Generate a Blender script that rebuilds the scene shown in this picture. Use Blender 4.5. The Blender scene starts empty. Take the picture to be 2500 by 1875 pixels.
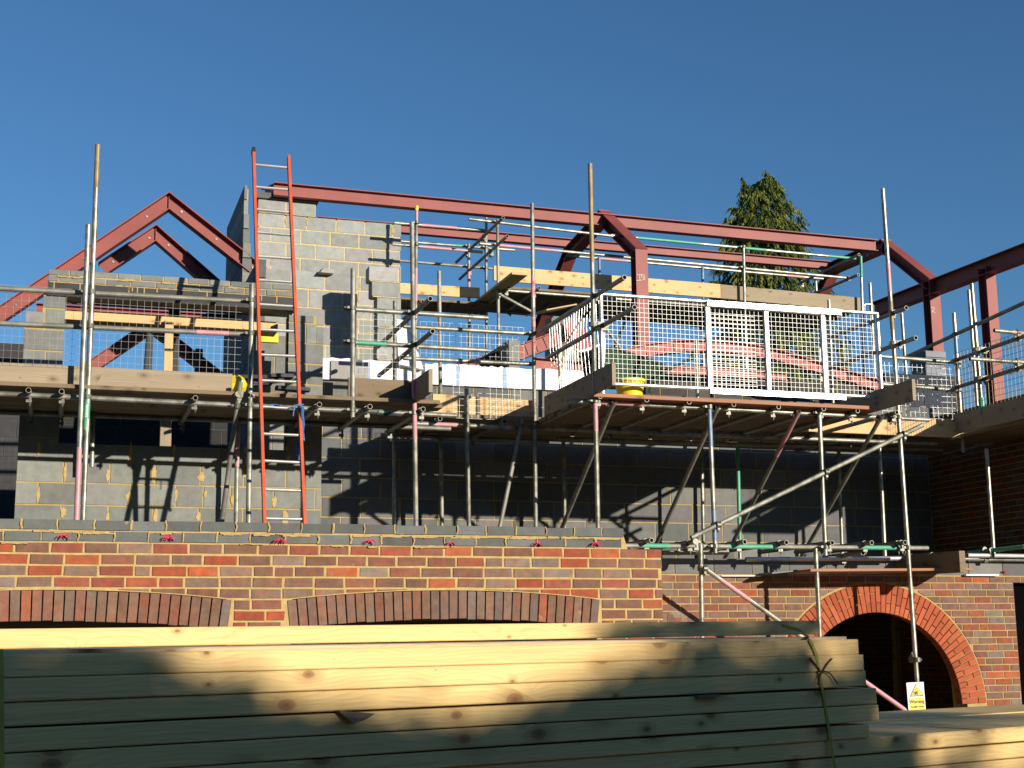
import bpy, bmesh, math, random
from mathutils import Vector as V, Matrix
random.seed(7)
R_ = random.Random(11)
S = bpy.context.scene
# ------------------------------------------------------------------ camera
F, TH, AL, RO, CH = 3400.0, math.radians(18), math.radians(10.37), math.radians(.57), 1.7
_f = V((math.sin(TH)*math.cos(AL), math.cos(TH)*math.cos(AL), math.sin(AL)))
_r0 = V((math.cos(TH), -math.sin(TH), 0)); _u0 = _r0.cross(_f)
_r = _r0*math.cos(RO)-_u0*math.sin(RO); _u = _u0*math.cos(RO)+_r0*math.sin(RO)
CAM = V((0, 0, CH))
cd = bpy.data.cameras.new('camera'); cam = bpy.data.objects.new('camera', cd); S.collection.objects.link(cam)
cam.matrix_world = Matrix(((_r.x, _u.x, -_f.x, 0), (_r.y, _u.y, -_f.y, 0), (_r.z, _u.z, -_f.z, CH), (0, 0, 0, 1)))
cd.sensor_width = 36; cd.lens = 36*F/2500; cd.clip_end = 3000; cd.clip_start = .05
S.camera = cam
# ------------------------------------------------------------------ light
SUN = V((-.52, 1, -.25)).normalized()          # the way the light travels
w = bpy.data.worlds.new('World'); S.world = w; w.use_nodes = True
nt = w.node_tree; bg = nt.nodes['Background']; sky = nt.nodes.new('ShaderNodeTexSky')
sky.sky_type = 'NISHITA'; sky.sun_disc = False
el = math.asin(-SUN.z); az = math.atan2(-SUN.x, -SUN.y)
sky.sun_elevation = el; sky.sun_rotation = az
sky.air_density = 1.0; sky.dust_density = .15; sky.ozone_density = 2.5; sky.altitude = 100
tint = nt.nodes.new('ShaderNodeMix'); tint.data_type = 'RGBA'; tint.blend_type = 'MULTIPLY'; tint.inputs[0].default_value = 1; tint.inputs[7].default_value = (.60, .94, 1.22, 1)
nt.links.new(sky.outputs[0], tint.inputs[6]); nt.links.new(tint.outputs[2], bg.inputs[0]); bg.inputs[1].default_value = .075
ld = bpy.data.lights.new('sun', 'SUN'); ld.energy = 5.0; ld.angle = math.radians(.55); ld.color = (1, .89, .75)
lo = bpy.data.objects.new('sun', ld); S.collection.objects.link(lo)
lo.rotation_euler = SUN.to_track_quat('-Z', 'Y').to_euler(); lo.location = (0, 0, 30)
vs = S.view_settings; vs.view_transform = 'Standard'; vs.look = 'None'; vs.exposure = .35; vs.gamma = 1
S.cycles.max_bounces = 6
# ------------------------------------------------------------------ pixel -> world helpers (a pixel of the photo seen on a real plane)
REG = dict(a=(0,300), b=(500,300), c=(900,400), d=(1400,400), e=(1860,400), f=(0,640), g=(400,640), h=(780,640), i=(1300,640),
           j=(1860,640), k=(0,980), l=(600,980), m=(1100,980), n=(1560,980), o=(1860,980), p=(0,1395), q=(600,1395), r=(1200,1395), s=(1860,1395))
def px(t):
    if isinstance(t, str):
        a = t.split()
        if len(a) == 3: o = REG[a[0]]; return o[0]+float(a[1])/3.45625, o[1]+float(a[2])/3.45625
        return float(a[0]), float(a[1])
    return t
def ray(t):
    x, y = px(t); return _f+_r*((x-1250)/F)+_u*((937.5-y)/F)
def P(t, D): d = ray(t); return CAM+d*(D/d.y)
def PX(t, X): d = ray(t); return CAM+d*(X/d.x)
def PZ(t, Z): d = ray(t); return CAM+d*((Z-CH)/d.z)
def U(t, D): return P(t, D).x
def Zz(t, D): return P(t, D).z
# ------------------------------------------------------------------ materials
def mat(name, rough=.7, metal=0.0, spec=.5):
    m = bpy.data.materials.new(name); m.use_nodes = True; n = m.node_tree; b = n.nodes['Principled BSDF']
    b.inputs['Roughness'].default_value = rough; b.inputs['Metallic'].default_value = metal
    b.inputs['Specular IOR Level'].default_value = spec
    return m, n, b
def N(n, t, **k):
    x = n.nodes.new(t)
    for a, v in k.items():
        if a in ('data_type','blend_type','operation','wave_type','bands_direction','feature','attribute_name','vector_type','noise_dimensions'): setattr(x, a, v)
        else: x.inputs[a.replace('_',' ')].default_value = v
    return x
def L(n, a, b): n.links.new(a, b)
def mixc(n, fac, a, b, bt='MIX'):
    x = n.nodes.new('ShaderNodeMix'); x.data_type = 'RGBA'; x.blend_type = bt
    for s, v in ((0, fac), (6, a), (7, b)):
        if hasattr(v, 'node'): n.links.new(v, x.inputs[s])
        else: x.inputs[s].default_value = v if s == 0 else (*v, 1)
    return x.outputs[2]
def ramp(n, src, stops):
    x = n.nodes.new('ShaderNodeValToRGB'); n.links.new(src, x.inputs[0]); e = x.color_ramp.elements
    while len(e) < len(stops): e.new(.5)
    for k, (p, c) in enumerate(stops):
        e[k].position = p; e[k].color = (c, c, c, 1) if not isinstance(c, tuple) else (*c, 1)
    return x.outputs[0]
def coords(n, scale=(1,1,1), rnd=True, kind='Object'):
    tc = n.nodes.new('ShaderNodeTexCoord'); mp = n.nodes.new('ShaderNodeMapping'); mp.inputs['Scale'].default_value = scale
    v = tc.outputs[kind]
    if rnd:
        oi = n.nodes.new('ShaderNodeObjectInfo'); ad = n.nodes.new('ShaderNodeVectorMath'); ad.operation = 'ADD'
        sc = n.nodes.new('ShaderNodeMath'); sc.operation = 'MULTIPLY'; sc.inputs[1].default_value = 37.0
        L(n, oi.outputs['Random'], sc.inputs[0]); cb = n.nodes.new('ShaderNodeCombineXYZ')
        for q in range(3): L(n, sc.outputs[0], cb.inputs[q])
        L(n, v, ad.inputs[0]); L(n, cb.outputs[0], ad.inputs[1]); v = ad.outputs[0]
    L(n, v, mp.inputs[0]); return mp.outputs[0]
def bump(n, b, src, s=.3, d=.01):
    x = n.nodes.new('ShaderNodeBump'); x.inputs['Strength'].default_value = s; x.inputs['Distance'].default_value = d
    L(n, src, x.inputs['Height']); L(n, x.outputs[0], b.inputs['Normal'])
def noise(n, v, scale, detail=4, rough=.6):
    x = N(n, 'ShaderNodeTexNoise', Scale=scale, Detail=detail, Roughness=rough); L(n, v, x.inputs['Vector']); return x.outputs[0]
M = {}
def simple(name, c1, c2, scale=6, rough=.7, metal=0.0, stretch=(1,1,1), b_=.15, spec=.5, lo=.35, hi=.65):
    m, n, b = mat(name, rough, metal, spec); v = coords(n, stretch); f = noise(n, v, scale, 5)
    L(n, mixc(n, ramp(n, f, ((lo, 0.), (hi, 1.))), c1, c2), b.inputs['Base Color'])
    if b_: bump(n, b, noise(n, v, scale*6, 3), b_, .004)
    M[name] = m; return m, n, b
simple('galv', (.37,.37,.31), (.19,.19,.155), 7, .38, .5, lo=.42, hi=.6)
simple('galv_dull', (.30,.29,.25), (.17,.165,.135), 6, .5, .35)
simple('galv_rust', (.36,.27,.13), (.20,.15,.09), 7, .55, .3)
simple('bright_zinc', (.70,.71,.70), (.52,.53,.52), 9, .35, .6, b_=.03)
simple('wire_zinc', (.34,.35,.34), (.26,.27,.26), 9, .4, .5, b_=0)
simple('pink_paint', (.62,.30,.34), (.45,.25,.26), 9, .5, .1)
simple('red_paint', (.55,.05,.05), (.62,.45,.42), 14, .5, .05)
simple('green_paint', (.05,.34,.19), (.12,.36,.24), 10, .5, .1)
simple('blue_paint', (.10,.19,.34), (.22,.27,.33), 8, .45, .2)
simple('orange_rail', (.62,.10,.03), (.48,.075,.025), 7, .5, 0)
simple('alu', (.55,.54,.50), (.42,.41,.37), 8, .4, .6)
simple('oxide', (.285,.072,.058), (.225,.053,.045), 1.6, .55, 0, b_=.1, spec=.35)
simple('oxide_pink', (.42,.14,.12), (.33,.10,.085), 1.8, .6, 0, b_=.1, spec=.3)
simple('coupler', (.20,.21,.17), (.10,.10,.08), 20, .5, .5)
simple('mortar_pale', (.60,.49,.27), (.50,.39,.19), 20, .95, 0, b_=.6, spec=.2)
simple('black_steel', (.013,.013,.014), (.022,.021,.02), 8, .6, .1)
simple('void_dark', (.003,.003,.003), (.004,.004,.004), 8, 1, b_=0, spec=0)
simple('dpc', (.03,.03,.032), (.05,.05,.05), 8, .5)
simple('insulation', (.93,.92,.89), (.87,.86,.84), 7, .6, 0, b_=.25)
simple('tape', (.16,.27,.52), (.24,.34,.55), 20, .5)
simple('yellow_plastic', (.80,.62,.01), (.72,.55,.01), 3, .45)
simple('yellow_paper', (.75,.66,.03), (.66,.58,.03), 6, .7)
simple('green_plastic', (.018,.06,.028), (.03,.085,.04), 5, .5)
simple('pink_tie', (.75,.03,.12), (.62,.03,.10), 20, .4)
simple('blue_rope', (.03,.14,.42), (.06,.22,.5), 60, .7)
simple('white_plastic', (.82,.82,.84), (.75,.75,.76), 12, .5)
simple('strap', (.42,.38,.05), (.33,.30,.05), 15, .5)
simple('dark_cord', (.05,.03,.025), (.09,.05,.04), 20, .7)
simple('slab', (.13,.125,.12), (.10,.095,.09), 2, .9)
simple('concrete', (.36,.35,.33), (.28,.27,.25), 3, .9)
simple('earth', (.27,.19,.10), (.19,.135,.075), 1.5, .95, b_=.5)
simple('slate_dark', (.035,.04,.045), (.06,.065,.07), 5, .8)
simple('blue_sheet_shade', (.07,.10,.15), (.045,.06,.09), 4, .5)
simple('sign_white', (.85,.85,.86), (.8,.8,.8), 6, .4, b_=0)
simple('sign_yellow', (.85,.62,.01), (.8,.58,.01), 6, .4, b_=0)
simple('sign_black', (.012,.012,.012), (.02,.02,.02), 6, .4, b_=0)
simple('bark', (.12,.08,.05), (.07,.045,.03), 8, .9)
simple('chalk', (.75,.68,.6), (.6,.5,.42), 30, .9, b_=0)
def masonry_mat(name, smear_col, smear, bmp=.35, var=.35, sc=14, two=False):
    m, n, b = mat(name, .88, 0, .25); at = N(n, 'ShaderNodeAttribute', attribute_name='col'); v = coords(n, rnd=False)
    f = noise(n, v, sc, 6, .65)
    c = mixc(n, 1.0, at.outputs['Color'], ramp(n, f, ((.25, 1-var), (.75, 1+var))), 'MULTIPLY')
    if two: c = mixc(n, ramp(n, noise(n, v, 11, 3, .6), ((.50, 0.), (.70, .55))), c, mixc(n, 1.0, c, (1.5,.78,.58), 'MULTIPLY'))
    f3 = noise(n, v, sc*9, 2, .5)
    c = mixc(n, ramp(n, f3, ((.70, 0.), (.76, .55))), c, (.05,.045,.045))
    if smear:
        v2 = coords(n, (1, 1, .8), False); f2 = noise(n, v2, 5.5, 7, .62)
        c = mixc(n, ramp(n, f2, ((smear, 0.), (smear+.07, .8))), c, smear_col)
    L(n, c, b.inputs['Base Color']); bump(n, b, noise(n, v, sc*5, 4), bmp, .006); M[name] = m
masonry_mat('brick', (.45,.34,.17), .715, .45, .27, 16, True)
masonry_mat('arch_brick', (.5,.4,.3), 0, .25, .14, 10)
masonry_mat('block', (.44,.33,.14), .68, .4, .20, 9)
masonry_mat('block_clean', (.45,.37,.21), .74, .4, .16, 9)
simple('mortar', (.52,.385,.165), (.42,.30,.115), 20, .95, 0, b_=.8, spec=.2)
simple('mortar_far', (.45,.34,.145), (.37,.27,.11), 9, .95, 0, b_=.5, spec=.2)
def wood(name, c1, c2, knot, grain=34., rough=.62, knots=True, lines=.75, kt=1.0):
    m, n, b = mat(name, rough, 0, .2); v = coords(n, (1,1,1)); sep = n.nodes.new('ShaderNodeSeparateXYZ'); L(n, v, sep.inputs[0])
    def mp(sc): q = N(n, 'ShaderNodeMapping'); q.inputs['Scale'].default_value = sc; L(n, v, q.inputs[0]); return q.outputs[0]
    def ma(op, a, b_):
        q = n.nodes.new('ShaderNodeMath'); q.operation = op
        for i, x in enumerate((a, b_)):
            if hasattr(x, 'node'): L(n, x, q.inputs[i])
            else: q.inputs[i].default_value = x
        return q.outputs[0]
    d = noise(n, mp((.9, 3, 5)), 1.0, 2); d2 = noise(n, mp((3.2, 6, 9)), 1.0, 2)
    zz = ma('ADD', ma('ADD', sep.outputs[2], ma('MULTIPLY', sep.outputs[1], .35)), ma('ADD', ma('MULTIPLY', d, .16), ma('MULTIPLY', d2, .035)))
    vo = N(n, 'ShaderNodeTexVoronoi', Scale=1., feature='F1'); vo.voronoi_dimensions = '2D'; cx = n.nodes.new('ShaderNodeCombineXYZ'); L(n, ma('MULTIPLY', sep.outputs[0], 5.0), cx.inputs[0]); L(n, ma('MULTIPLY', sep.outputs[2], 8.5), cx.inputs[1]); L(n, cx.outputs[0], vo.inputs['Vector'])
    if knots: zz = ma('ADD', zz, ma('DIVIDE', .0045, ma('ADD', vo.outputs['Distance'], .10)))
    ph = ma('FRACT', ma('MULTIPLY', zz, grain*2.6), 0)
    c = mixc(n, ramp(n, ph, ((.0, .1), (.55, .25), (.86, lines), (.95, lines*.5), (1., .05))), c1, c2)
    fb = mp((3, 90, 160)); c = mixc(n, .45, c, ramp(n, noise(n, fb, 1., 3), ((.3, .74), (.7, 1.14))), 'MULTIPLY')
    c = mixc(n, .6, c, ramp(n, noise(n, mp((.7, 5, 6)), 1.0, 4), ((.3, .78), (.7, 1.1))), 'MULTIPLY')
    if knots:
        sc_ = n.nodes.new('ShaderNodeSeparateColor'); L(n, vo.outputs['Color'], sc_.inputs[0]); D = ma('DIVIDE', vo.outputs['Distance'], ma('MAXIMUM', .05, ma('SUBTRACT', ma('MULTIPLY', sc_.outputs[0], 2.3), .75))); k1 = tuple(x*1.0 for x in knot)
        c = mixc(n, ramp(n, D, ((.10*kt, .65), (.30*kt, 0.))), c, tuple(min(1, (a_+b2)/2*.85) for a_, b2 in zip(c2, knot)))
        c = mixc(n, ramp(n, D, ((.015*kt, 1.), (.05*kt, .72), (.082*kt, .62), (.10*kt, 0.))), c, k1)
    L(n, c, b.inputs['Base Color']); bump(n, b, noise(n, fb, 1., 3), .2, .002); M[name] = m
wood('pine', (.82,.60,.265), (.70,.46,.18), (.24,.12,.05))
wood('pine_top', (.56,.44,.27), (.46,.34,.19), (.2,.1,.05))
wood('new_board', (.72,.50,.25), (.60,.39,.17), (.28,.14,.06), 40)
wood('old_board', (.37,.30,.205), (.29,.23,.15), (.17,.12,.08), 40, .8)
wood('dark_board', (.25,.19,.12), (.17,.125,.08), (.1,.07,.05), 40, .85)
wood('red_board', (.42,.22,.14), (.33,.16,.10), (.2,.1,.06), 40, .8)
wood('ply', (.58,.45,.24), (.46,.34,.17), (.3,.2,.1), 30, .8, False)
m, n, b = mat('foliage', .75, 0, .2); at = N(n, 'ShaderNodeAttribute', attribute_name='col'); L(n, at.outputs['Color'], b.inputs['Base Color'])
b.inputs['Subsurface Weight'].default_value = 0; M['foliage'] = m
# ------------------------------------------------------------------ mesh collector
class MB:
    def __init__(s): s.v = []; s.f = []; s.m = []; s.c = []; s.sm = []
    def face(s, pts, mi=0, col=(1,1,1), sm=False):
        k = len(s.v); s.v += [tuple(p) for p in pts]; s.f.append(tuple(range(k, k+len(pts)))); s.m.append(mi); s.c.append(col); s.sm.append(sm)
    def hexa(s, p, mi=0, col=(1,1,1)):      # 8 points: bottom ring 0-3, top ring 4-7
        k = len(s.v); s.v += [tuple(q) for q in p]
        for q in ((3,2,1,0),(4,5,6,7),(0,1,5,4),(1,2,6,5),(2,3,7,6),(3,0,4,7)):
            s.f.append(tuple(k+j for j in q)); s.m.append(mi); s.c.append(col); s.sm.append(False)
    def box(s, x0, x1, y0, y1, z0, z1, mi=0, col=(1,1,1)):
        s.hexa([(x0,y0,z0),(x1,y0,z0),(x1,y1,z0),(x0,y1,z0),(x0,y0,z1),(x1,y0,z1),(x1,y1,z1),(x0,y1,z1)], mi, col)
    def obox(s, c, a, b, d, mi=0, col=(1,1,1)):   # centre and three half vectors
        c = V(c); s.hexa([c-a-b-d, c+a-b-d, c+a+b-d, c-a+b-d, c-a-b+d, c+a-b+d, c+a+b+d, c-a+b+d], mi, col)
    def bar(s, p0, p1, w, h, up=V((0,0,1)), mi=0, col=(1,1,1)):
        p0 = V(p0); p1 = V(p1); a = (p1-p0)/2; t = a.normalized(); sd = t.cross(up).normalized(); u2 = sd.cross(t).normalized()
        s.obox((p0+p1)/2, a, sd*(w/2), u2*(h/2), mi, col)
    def ring(s, c, x, y, r, n): return [c+x*(r*math.cos(2*math.pi*k/n))+y*(r*math.sin(2*math.pi*k/n)) for k in range(n)]
    def tube(s, p0, p1, r, n=12, mi=0, bands=None, wall=.004, hollow=True):
        p0 = V(p0); p1 = V(p1); t = (p1-p0).normalized(); x = t.orthogonal().normalized(); y = t.cross(x)
        cuts = [(0, mi)]
        for a, b_, q in sorted(bands or []): cuts += [(a, q), (b_, mi)]
        ts = [c[0] for c in cuts]+[1.0]
        for k in range(len(cuts)):
            if ts[k+1]-ts[k] < 1e-4: continue
            A = s.ring(p0.lerp(p1, ts[k]), x, y, r, n); B = s.ring(p0.lerp(p1, ts[k+1]), x, y, r, n)
            for j in range(n): s.face([A[j], A[(j+1)%n], B[(j+1)%n], B[j]], cuts[k][1], sm=True)
        for c, o in ((p0, 1), (p1, -1)):
            A = s.ring(c, x, y, r, n)
            if hollow:
                B = s.ring(c, x, y, r-wall, n); C = s.ring(c+t*(o*.25), x, y, r-wall, n)
                for j in range(n):
                    s.face([A[j], B[j], B[(j+1)%n], A[(j+1)%n]], cuts[0 if o == 1 else -1][1])
                    s.face([B[j], C[j], C[(j+1)%n], B[(j+1)%n]], cuts[0 if o == 1 else -1][1], sm=True)
            else: s.face(A, cuts[0 if o == 1 else -1][1])
    def path(s, pts, r, n=8, mi=0):
        pts = [V(p) for p in pts]; rings = []; x = None
        for k, p in enumerate(pts):
            t = (pts[min(k+1, len(pts)-1)]-pts[max(k-1, 0)]).normalized()
            x = t.orthogonal().normalized() if x is None else (x-t*x.dot(t)).normalized()
            rings.append(s.ring(p, x, t.cross(x), r, n))
        for A, B in zip(rings, rings[1:]):
            for j in range(n): s.face([A[j], A[(j+1)%n], B[(j+1)%n], B[j]], mi, sm=True)
        s.face(rings[0], mi); s.face(rings[-1], mi)
    def ibeam(s, p0, p1, h, b, up=V((0,0,1)), tw=.010, tf=.014, mi=0):
        p0 = V(p0); p1 = V(p1); t = (p1-p0).normalized(); sd = t.cross(up).normalized(); u2 = sd.cross(t).normalized(); a = (p1-p0)/2; c = (p0+p1)/2
        s.obox(c, a, sd*(tw/2), u2*(h/2-tf), mi)
        for q in (1, -1): s.obox(c+u2*(q*(h/2-tf/2)), a, sd*(b/2), u2*(tf/2), mi)
    def build(s, name, mats, parent=None, origin=None):
        me = bpy.data.meshes.new(name); og = V(origin) if origin is not None else V((0,0,0))
        me.from_pydata([tuple(V(q)-og) for q in s.v] if origin is not None else s.v, [], s.f)
        for q in (mats if isinstance(mats, (list, tuple)) else [mats]): me.materials.append(M[q])
        me.polygons.foreach_set('material_index', s.m); me.polygons.foreach_set('use_smooth', s.sm)
        if any(c != (1,1,1) for c in s.c):
            at = me.color_attributes.new('col', 'FLOAT_COLOR', 'CORNER'); d = []
            for f, c in zip(s.f, s.c): d += [c[0], c[1], c[2], 1.0]*len(f)
            at.data.foreach_set('color', d)
        me.update(); o = bpy.data.objects.new(name, me); S.collection.objects.link(o)
        if origin is not None: o.location = og
        if parent: o.parent = parent; 
        if parent and (parent.location.length > 0): o.matrix_parent_inverse = Matrix.Translation(-parent.location)
        return o
def tag(o, label, cat, group=None, kind=None):
    o['label'] = label; o['category'] = cat
    if group: o['group'] = group
    if kind: o['kind'] = kind
    return o
def struct(o): o['kind'] = 'structure'; return o
def thing(name, label, cat, group=None):
    o = bpy.data.objects.new(name, None); S.collection.objects.link(o); return tag(o, label, cat, group)
# ------------------------------------------------------------------ generic builders
WM = {}
def place(name, me, mw, parent=None):
    o = bpy.data.objects.new(name, me); S.collection.objects.link(o)
    if parent is not None:
        o.parent = parent; pw = WM.get(parent.name)
        if pw is None: pw = Matrix.Translation(parent.location)
        o.matrix_parent_inverse = pw.inverted()
    o.matrix_basis = mw; WM[o.name] = mw.copy(); return o
def at(o, loc): o.location = loc; return o
def frame(c, ax, az):
    x = V(ax).normalized(); y = V(az).cross(x).normalized(); z = x.cross(y)
    return Matrix(((x.x,y.x,z.x,c[0]),(x.y,y.y,z.y,c[1]),(x.z,y.z,z.z,c[2]),(0,0,0,1)))
def plank_mesh(name, Ln, W, H, mats, ch=.003, bow=0.0, endmat=0):
    mb = MB(); n = 12 if bow else 1; hw, hh = W/2, H/2; rings = []
    sec = [(-hw+ch,-hh),(hw-ch,-hh),(hw,-hh+ch),(hw,hh-ch),(hw-ch,hh),(-hw+ch,hh),(-hw,hh-ch),(-hw,-hh+ch)]
    for k in range(n+1):
        x = -Ln/2+Ln*k/n; dz = bow*math.sin(math.pi*k/n); rings.append([(x, a, b_+dz) for a, b_ in sec])
    for A, B in zip(rings, rings[1:]):
        for j in range(8): mb.face([A[j], B[j], B[(j+1)%8], A[(j+1)%8]])
    mb.face(rings[0], endmat); mb.face(rings[-1][::-1], endmat)
    me_o = mb; me = bpy.data.meshes.new(name); me.from_pydata(mb.v, [], mb.f)
    for q in (mats if isinstance(mats, (list, tuple)) else [mats]): me.materials.append(M[q])
    me.polygons.foreach_set('material_index', mb.m); me.update(); return me
def plank(name, p0, p1, W, H, mats, up=V((0,0,1)), parent=None, ch=.003, bow=0.0, endmat=0):
    p0 = V(p0); p1 = V(p1); return place(name, plank_mesh(name, (p1-p0).length, W, H, mats, ch, bow, endmat), frame((p0+p1)/2, p1-p0, up), parent)
BR = [((.235,.062,.030),4),((.205,.066,.040),4),((.175,.080,.052),5),((.150,.085,.058),6),((.175,.118,.085),4),((.275,.083,.037),1.3),((.165,.132,.105),1.2)]
BRD = [((.165,.082,.056),5),((.145,.085,.062),5),((.20,.070,.042),3),((.165,.115,.085),4),((.26,.08,.037),1.2),((.155,.128,.105),1.2)]
BR = [(tuple(x*1.2 for x in c_), w_) for c_, w_ in BR]; BRD = [(tuple(x*1.18 for x in c_), w_) for c_, w_ in BRD]
AR = [((.37,.095,.042),4),((.335,.085,.038),3),((.40,.11,.05),2)]
BK = [((.205,.218,.20),4),((.19,.202,.186),4),((.22,.232,.21),2),((.175,.187,.175),2)]
BKT = [((.125,.132,.125),4),((.11,.116,.11),4),((.14,.146,.138),2)]
BKF = [((.30,.312,.295),5),((.285,.296,.28),4),((.315,.326,.305),2),((.265,.275,.262),1)]
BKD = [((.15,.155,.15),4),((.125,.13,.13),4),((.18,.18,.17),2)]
def pick(p):
    t = R_.uniform(0, sum(q for _, q in p))
    for c, q in p:
        t -= q
        if t <= 0: break
    k = R_.uniform(.86, 1.14); return tuple(min(1, x*k*R_.uniform(.97, 1.03)) for x in c)
def unit(mb, poly, D, dep, col, mi=0, c=.003, ax='Y', jit=.0015):
    """one brick: a polygon in the wall plane, chamfered, standing proud of the mortar"""
    g = (sum(a for a, _ in poly)/len(poly), sum(b_ for _, b_ in poly)/len(poly)); d0 = D+R_.uniform(-jit, jit)
    f = lambda a, b_, d: (a, d, b_) if ax == 'Y' else (d, a, b_)
    def ins(a, b_):
        dx, dz = g[0]-a, g[1]-b_; l = math.hypot(dx, dz) or 1; return a+dx/l*c*1.4, b_+dz/l*c*1.4
    s_ = 1 if ax == 'Y' else ax
    A = [f(*ins(a, b_), d0) for a, b_ in poly]; B = [f(a, b_, d0+s_*c) for a, b_ in poly]; C_ = [f(a, b_, d0+s_*dep) for a, b_ in poly]; n = len(poly)
    mb.face(A, mi, col)
    for j in range(n):
        k = (j+1) % n; mb.face([A[j], B[j], B[k], A[k]], mi, col); mb.face([B[j], C_[j], C_[k], B[k]], mi, col)
def clip_half(poly, nx, nz, d):       # keep nx*x+nz*z >= d
    out = []
    for k in range(len(poly)):
        a, b_ = poly[k], poly[(k+1) % len(poly)]; da = nx*a[0]+nz*a[1]-d; db = nx*b_[0]+nz*b_[1]-d
        if da >= 0: out.append(a)
        if (da >= 0) != (db >= 0): t = da/(da-db); out.append((a[0]+(b_[0]-a[0])*t, a[1]+(b_[1]-a[1])*t))
    return out
def area(p): return abs(sum(p[k][0]*p[(k+1)%len(p)][1]-p[(k+1)%len(p)][0]*p[k][1] for k in range(len(p))))/2
def courses(mb, u0, u1, z0, z1, D, Ln, H, J, pal, dep=.05, circles=(), holes=(), vary=.06, cuts=.06, mi=0, c=.003, ax='Y', jit=.0015, first=0, wob=0.0, cj=0.0, joints=None):
    z = z1; r = first
    while z > z0+.01:
        zb = max(z-H+J, z0); u = u0-Ln*(.5 if r % 2 else 0)-R_.uniform(0, .03)
        while u < u1:
            l = Ln*R_.uniform(1-vary, 1+vary)
            if R_.random() < cuts: l *= R_.choice((.5, .75, .62))
            a, b_ = max(u+J/2, u0), min(u+l-J/2, u1); u += l
            if b_-a < .02: continue
            dz = R_.uniform(-wob, wob)
            poly = [(a, zb+dz), (b_, zb+dz+R_.uniform(-wob, wob)), (b_, z+dz), (a, z+dz)]; ok = True
            if cj: poly = [(p_[0]+R_.uniform(-cj, cj), p_[1]+R_.uniform(-cj, cj)*.7) for p_ in poly]
            if joints is not None and b_ < u1-.03: joints.append((b_+J/2, zb, z))
            for (h0, h1, g0, g1) in holes:
                if a < h1 and b_ > h0 and z > g0+.01 and zb < g1-.01:
                    if zb < g0-.02 and a >= h0-.02 and b_ <= h1+.02: poly = clip_half(poly, 0, -1, -g0)
                    elif zb < g0-.03 and (a < h0-.02 or b_ > h1+.02):
                        q_ = clip_half(clip_half(clip_half(poly, 0, -1, -g0), 1, 0, h0), -1, 0, -h1)
                        if len(q_) > 2 and area(q_) > .0008: unit(mb, q_, D, dep, pick(pal), mi, c, ax, jit)
                        poly = clip_half(poly, -1, 0, -h0) if a < h0-.02 else clip_half(poly, 1, 0, h1)
                    elif a < h0-.02 and b_ > h0: poly = clip_half(poly, -1, 0, -(h0))
                    elif b_ > h1+.02 and a < h1: poly = clip_half(poly, 1, 0, h1)
                    else: ok = False
                    if ok and len(poly) < 3: ok = False
            if not ok: continue
            for (cu, cz, Rr, zmin) in circles:
                if zb < zmin-.05: 
                    continue
                mx, mz = (a+b_)/2-cu, (z+zb)/2-cz; l2 = math.hypot(mx, mz) or 1
                poly = clip_half(poly, mx/l2, mz/l2, mx/l2*cu+mz/l2*cz+Rr+J*.9) if poly else poly
                if not poly: break
            if len(poly) >= 3 and area(poly) > .0008: unit(mb, poly, D, dep, pick(pal), mi, c, ax, jit)
        z -= H; r += 1
def smears(mb, joints, D, prob=.5, wmax=.05, hmax=.2, mi=0):
    for (u, z0, z1) in joints:
        if R_.random() > prob: continue
        h = R_.uniform(.3, 1.0)*min(hmax, z1-z0); zc = R_.uniform(z0+h/2, z1-h/2); w_ = R_.uniform(.4, 1)*wmax; o_ = R_.uniform(-.4, .6)*w_; n = 14; pts = []
        for k in range(n):
            a = 2*math.pi*k/n; q = R_.uniform(.6, 1.15); pts.append((u+o_+w_*.5*q*math.cos(a), D-.004, zc+h*.5*q*math.sin(a)))
        mb.face(pts, mi); g = V((u+o_, D-.0075, zc))
def mortar_cols(mb, u0, u1, D, dep, spans, du=.04, mi=1):
    """mortar bed as a sheet of columns; spans(u) gives the solid height ranges"""
    n = max(1, int(math.ceil((u1-u0)/du)))
    for k in range(n):
        a = u0+(u1-u0)*k/n; b_ = u0+(u1-u0)*(k+1)/n; sa, sb = spans(a), spans(b_)
        if len(sa) != len(sb): sb = sa = spans((a+b_)/2)
        for (l0, h0), (l1, h1) in zip(sa, sb):
            mb.face([(a,D,l0),(b_,D,l1),(b_,D,h1),(a,D,h0)], mi); mb.face([(a,D+dep,l0),(a,D+dep,h0),(b_,D+dep,h1),(b_,D+dep,l1)], mi)
            mb.face([(a,D,l0),(a,D+dep,l0),(b_,D+dep,l1),(b_,D,l1)], mi); mb.face([(a,D,h0),(b_,D,h1),(b_,D+dep,h1),(a,D+dep,h0)], mi)
    for uu in (u0, u1):
        for (l0, h0) in spans(uu): mb.face([(uu,D,l0),(uu,D+dep,l0),(uu,D+dep,h0),(uu,D,h0)], mi)
def mortar_rects(mb, u0, u1, z0, z1, D, dep, holes=(), mi=1):
    us = sorted({u0, u1}|{h for q in holes for h in q[:2] if u0 < h < u1}); zs = sorted({z0, z1}|{h for q in holes for h in q[2:] if z0 < h < z1})
    for a, b_ in zip(us, us[1:]):
        for c, d in zip(zs, zs[1:]):
            m_, k_ = (a+b_)/2, (c+d)/2
            if any(h[0] < m_ < h[1] and h[2] < k_ < h[3] for h in holes): continue
            mb.box(a, b_, D, D+dep, c, d, mi)
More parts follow.
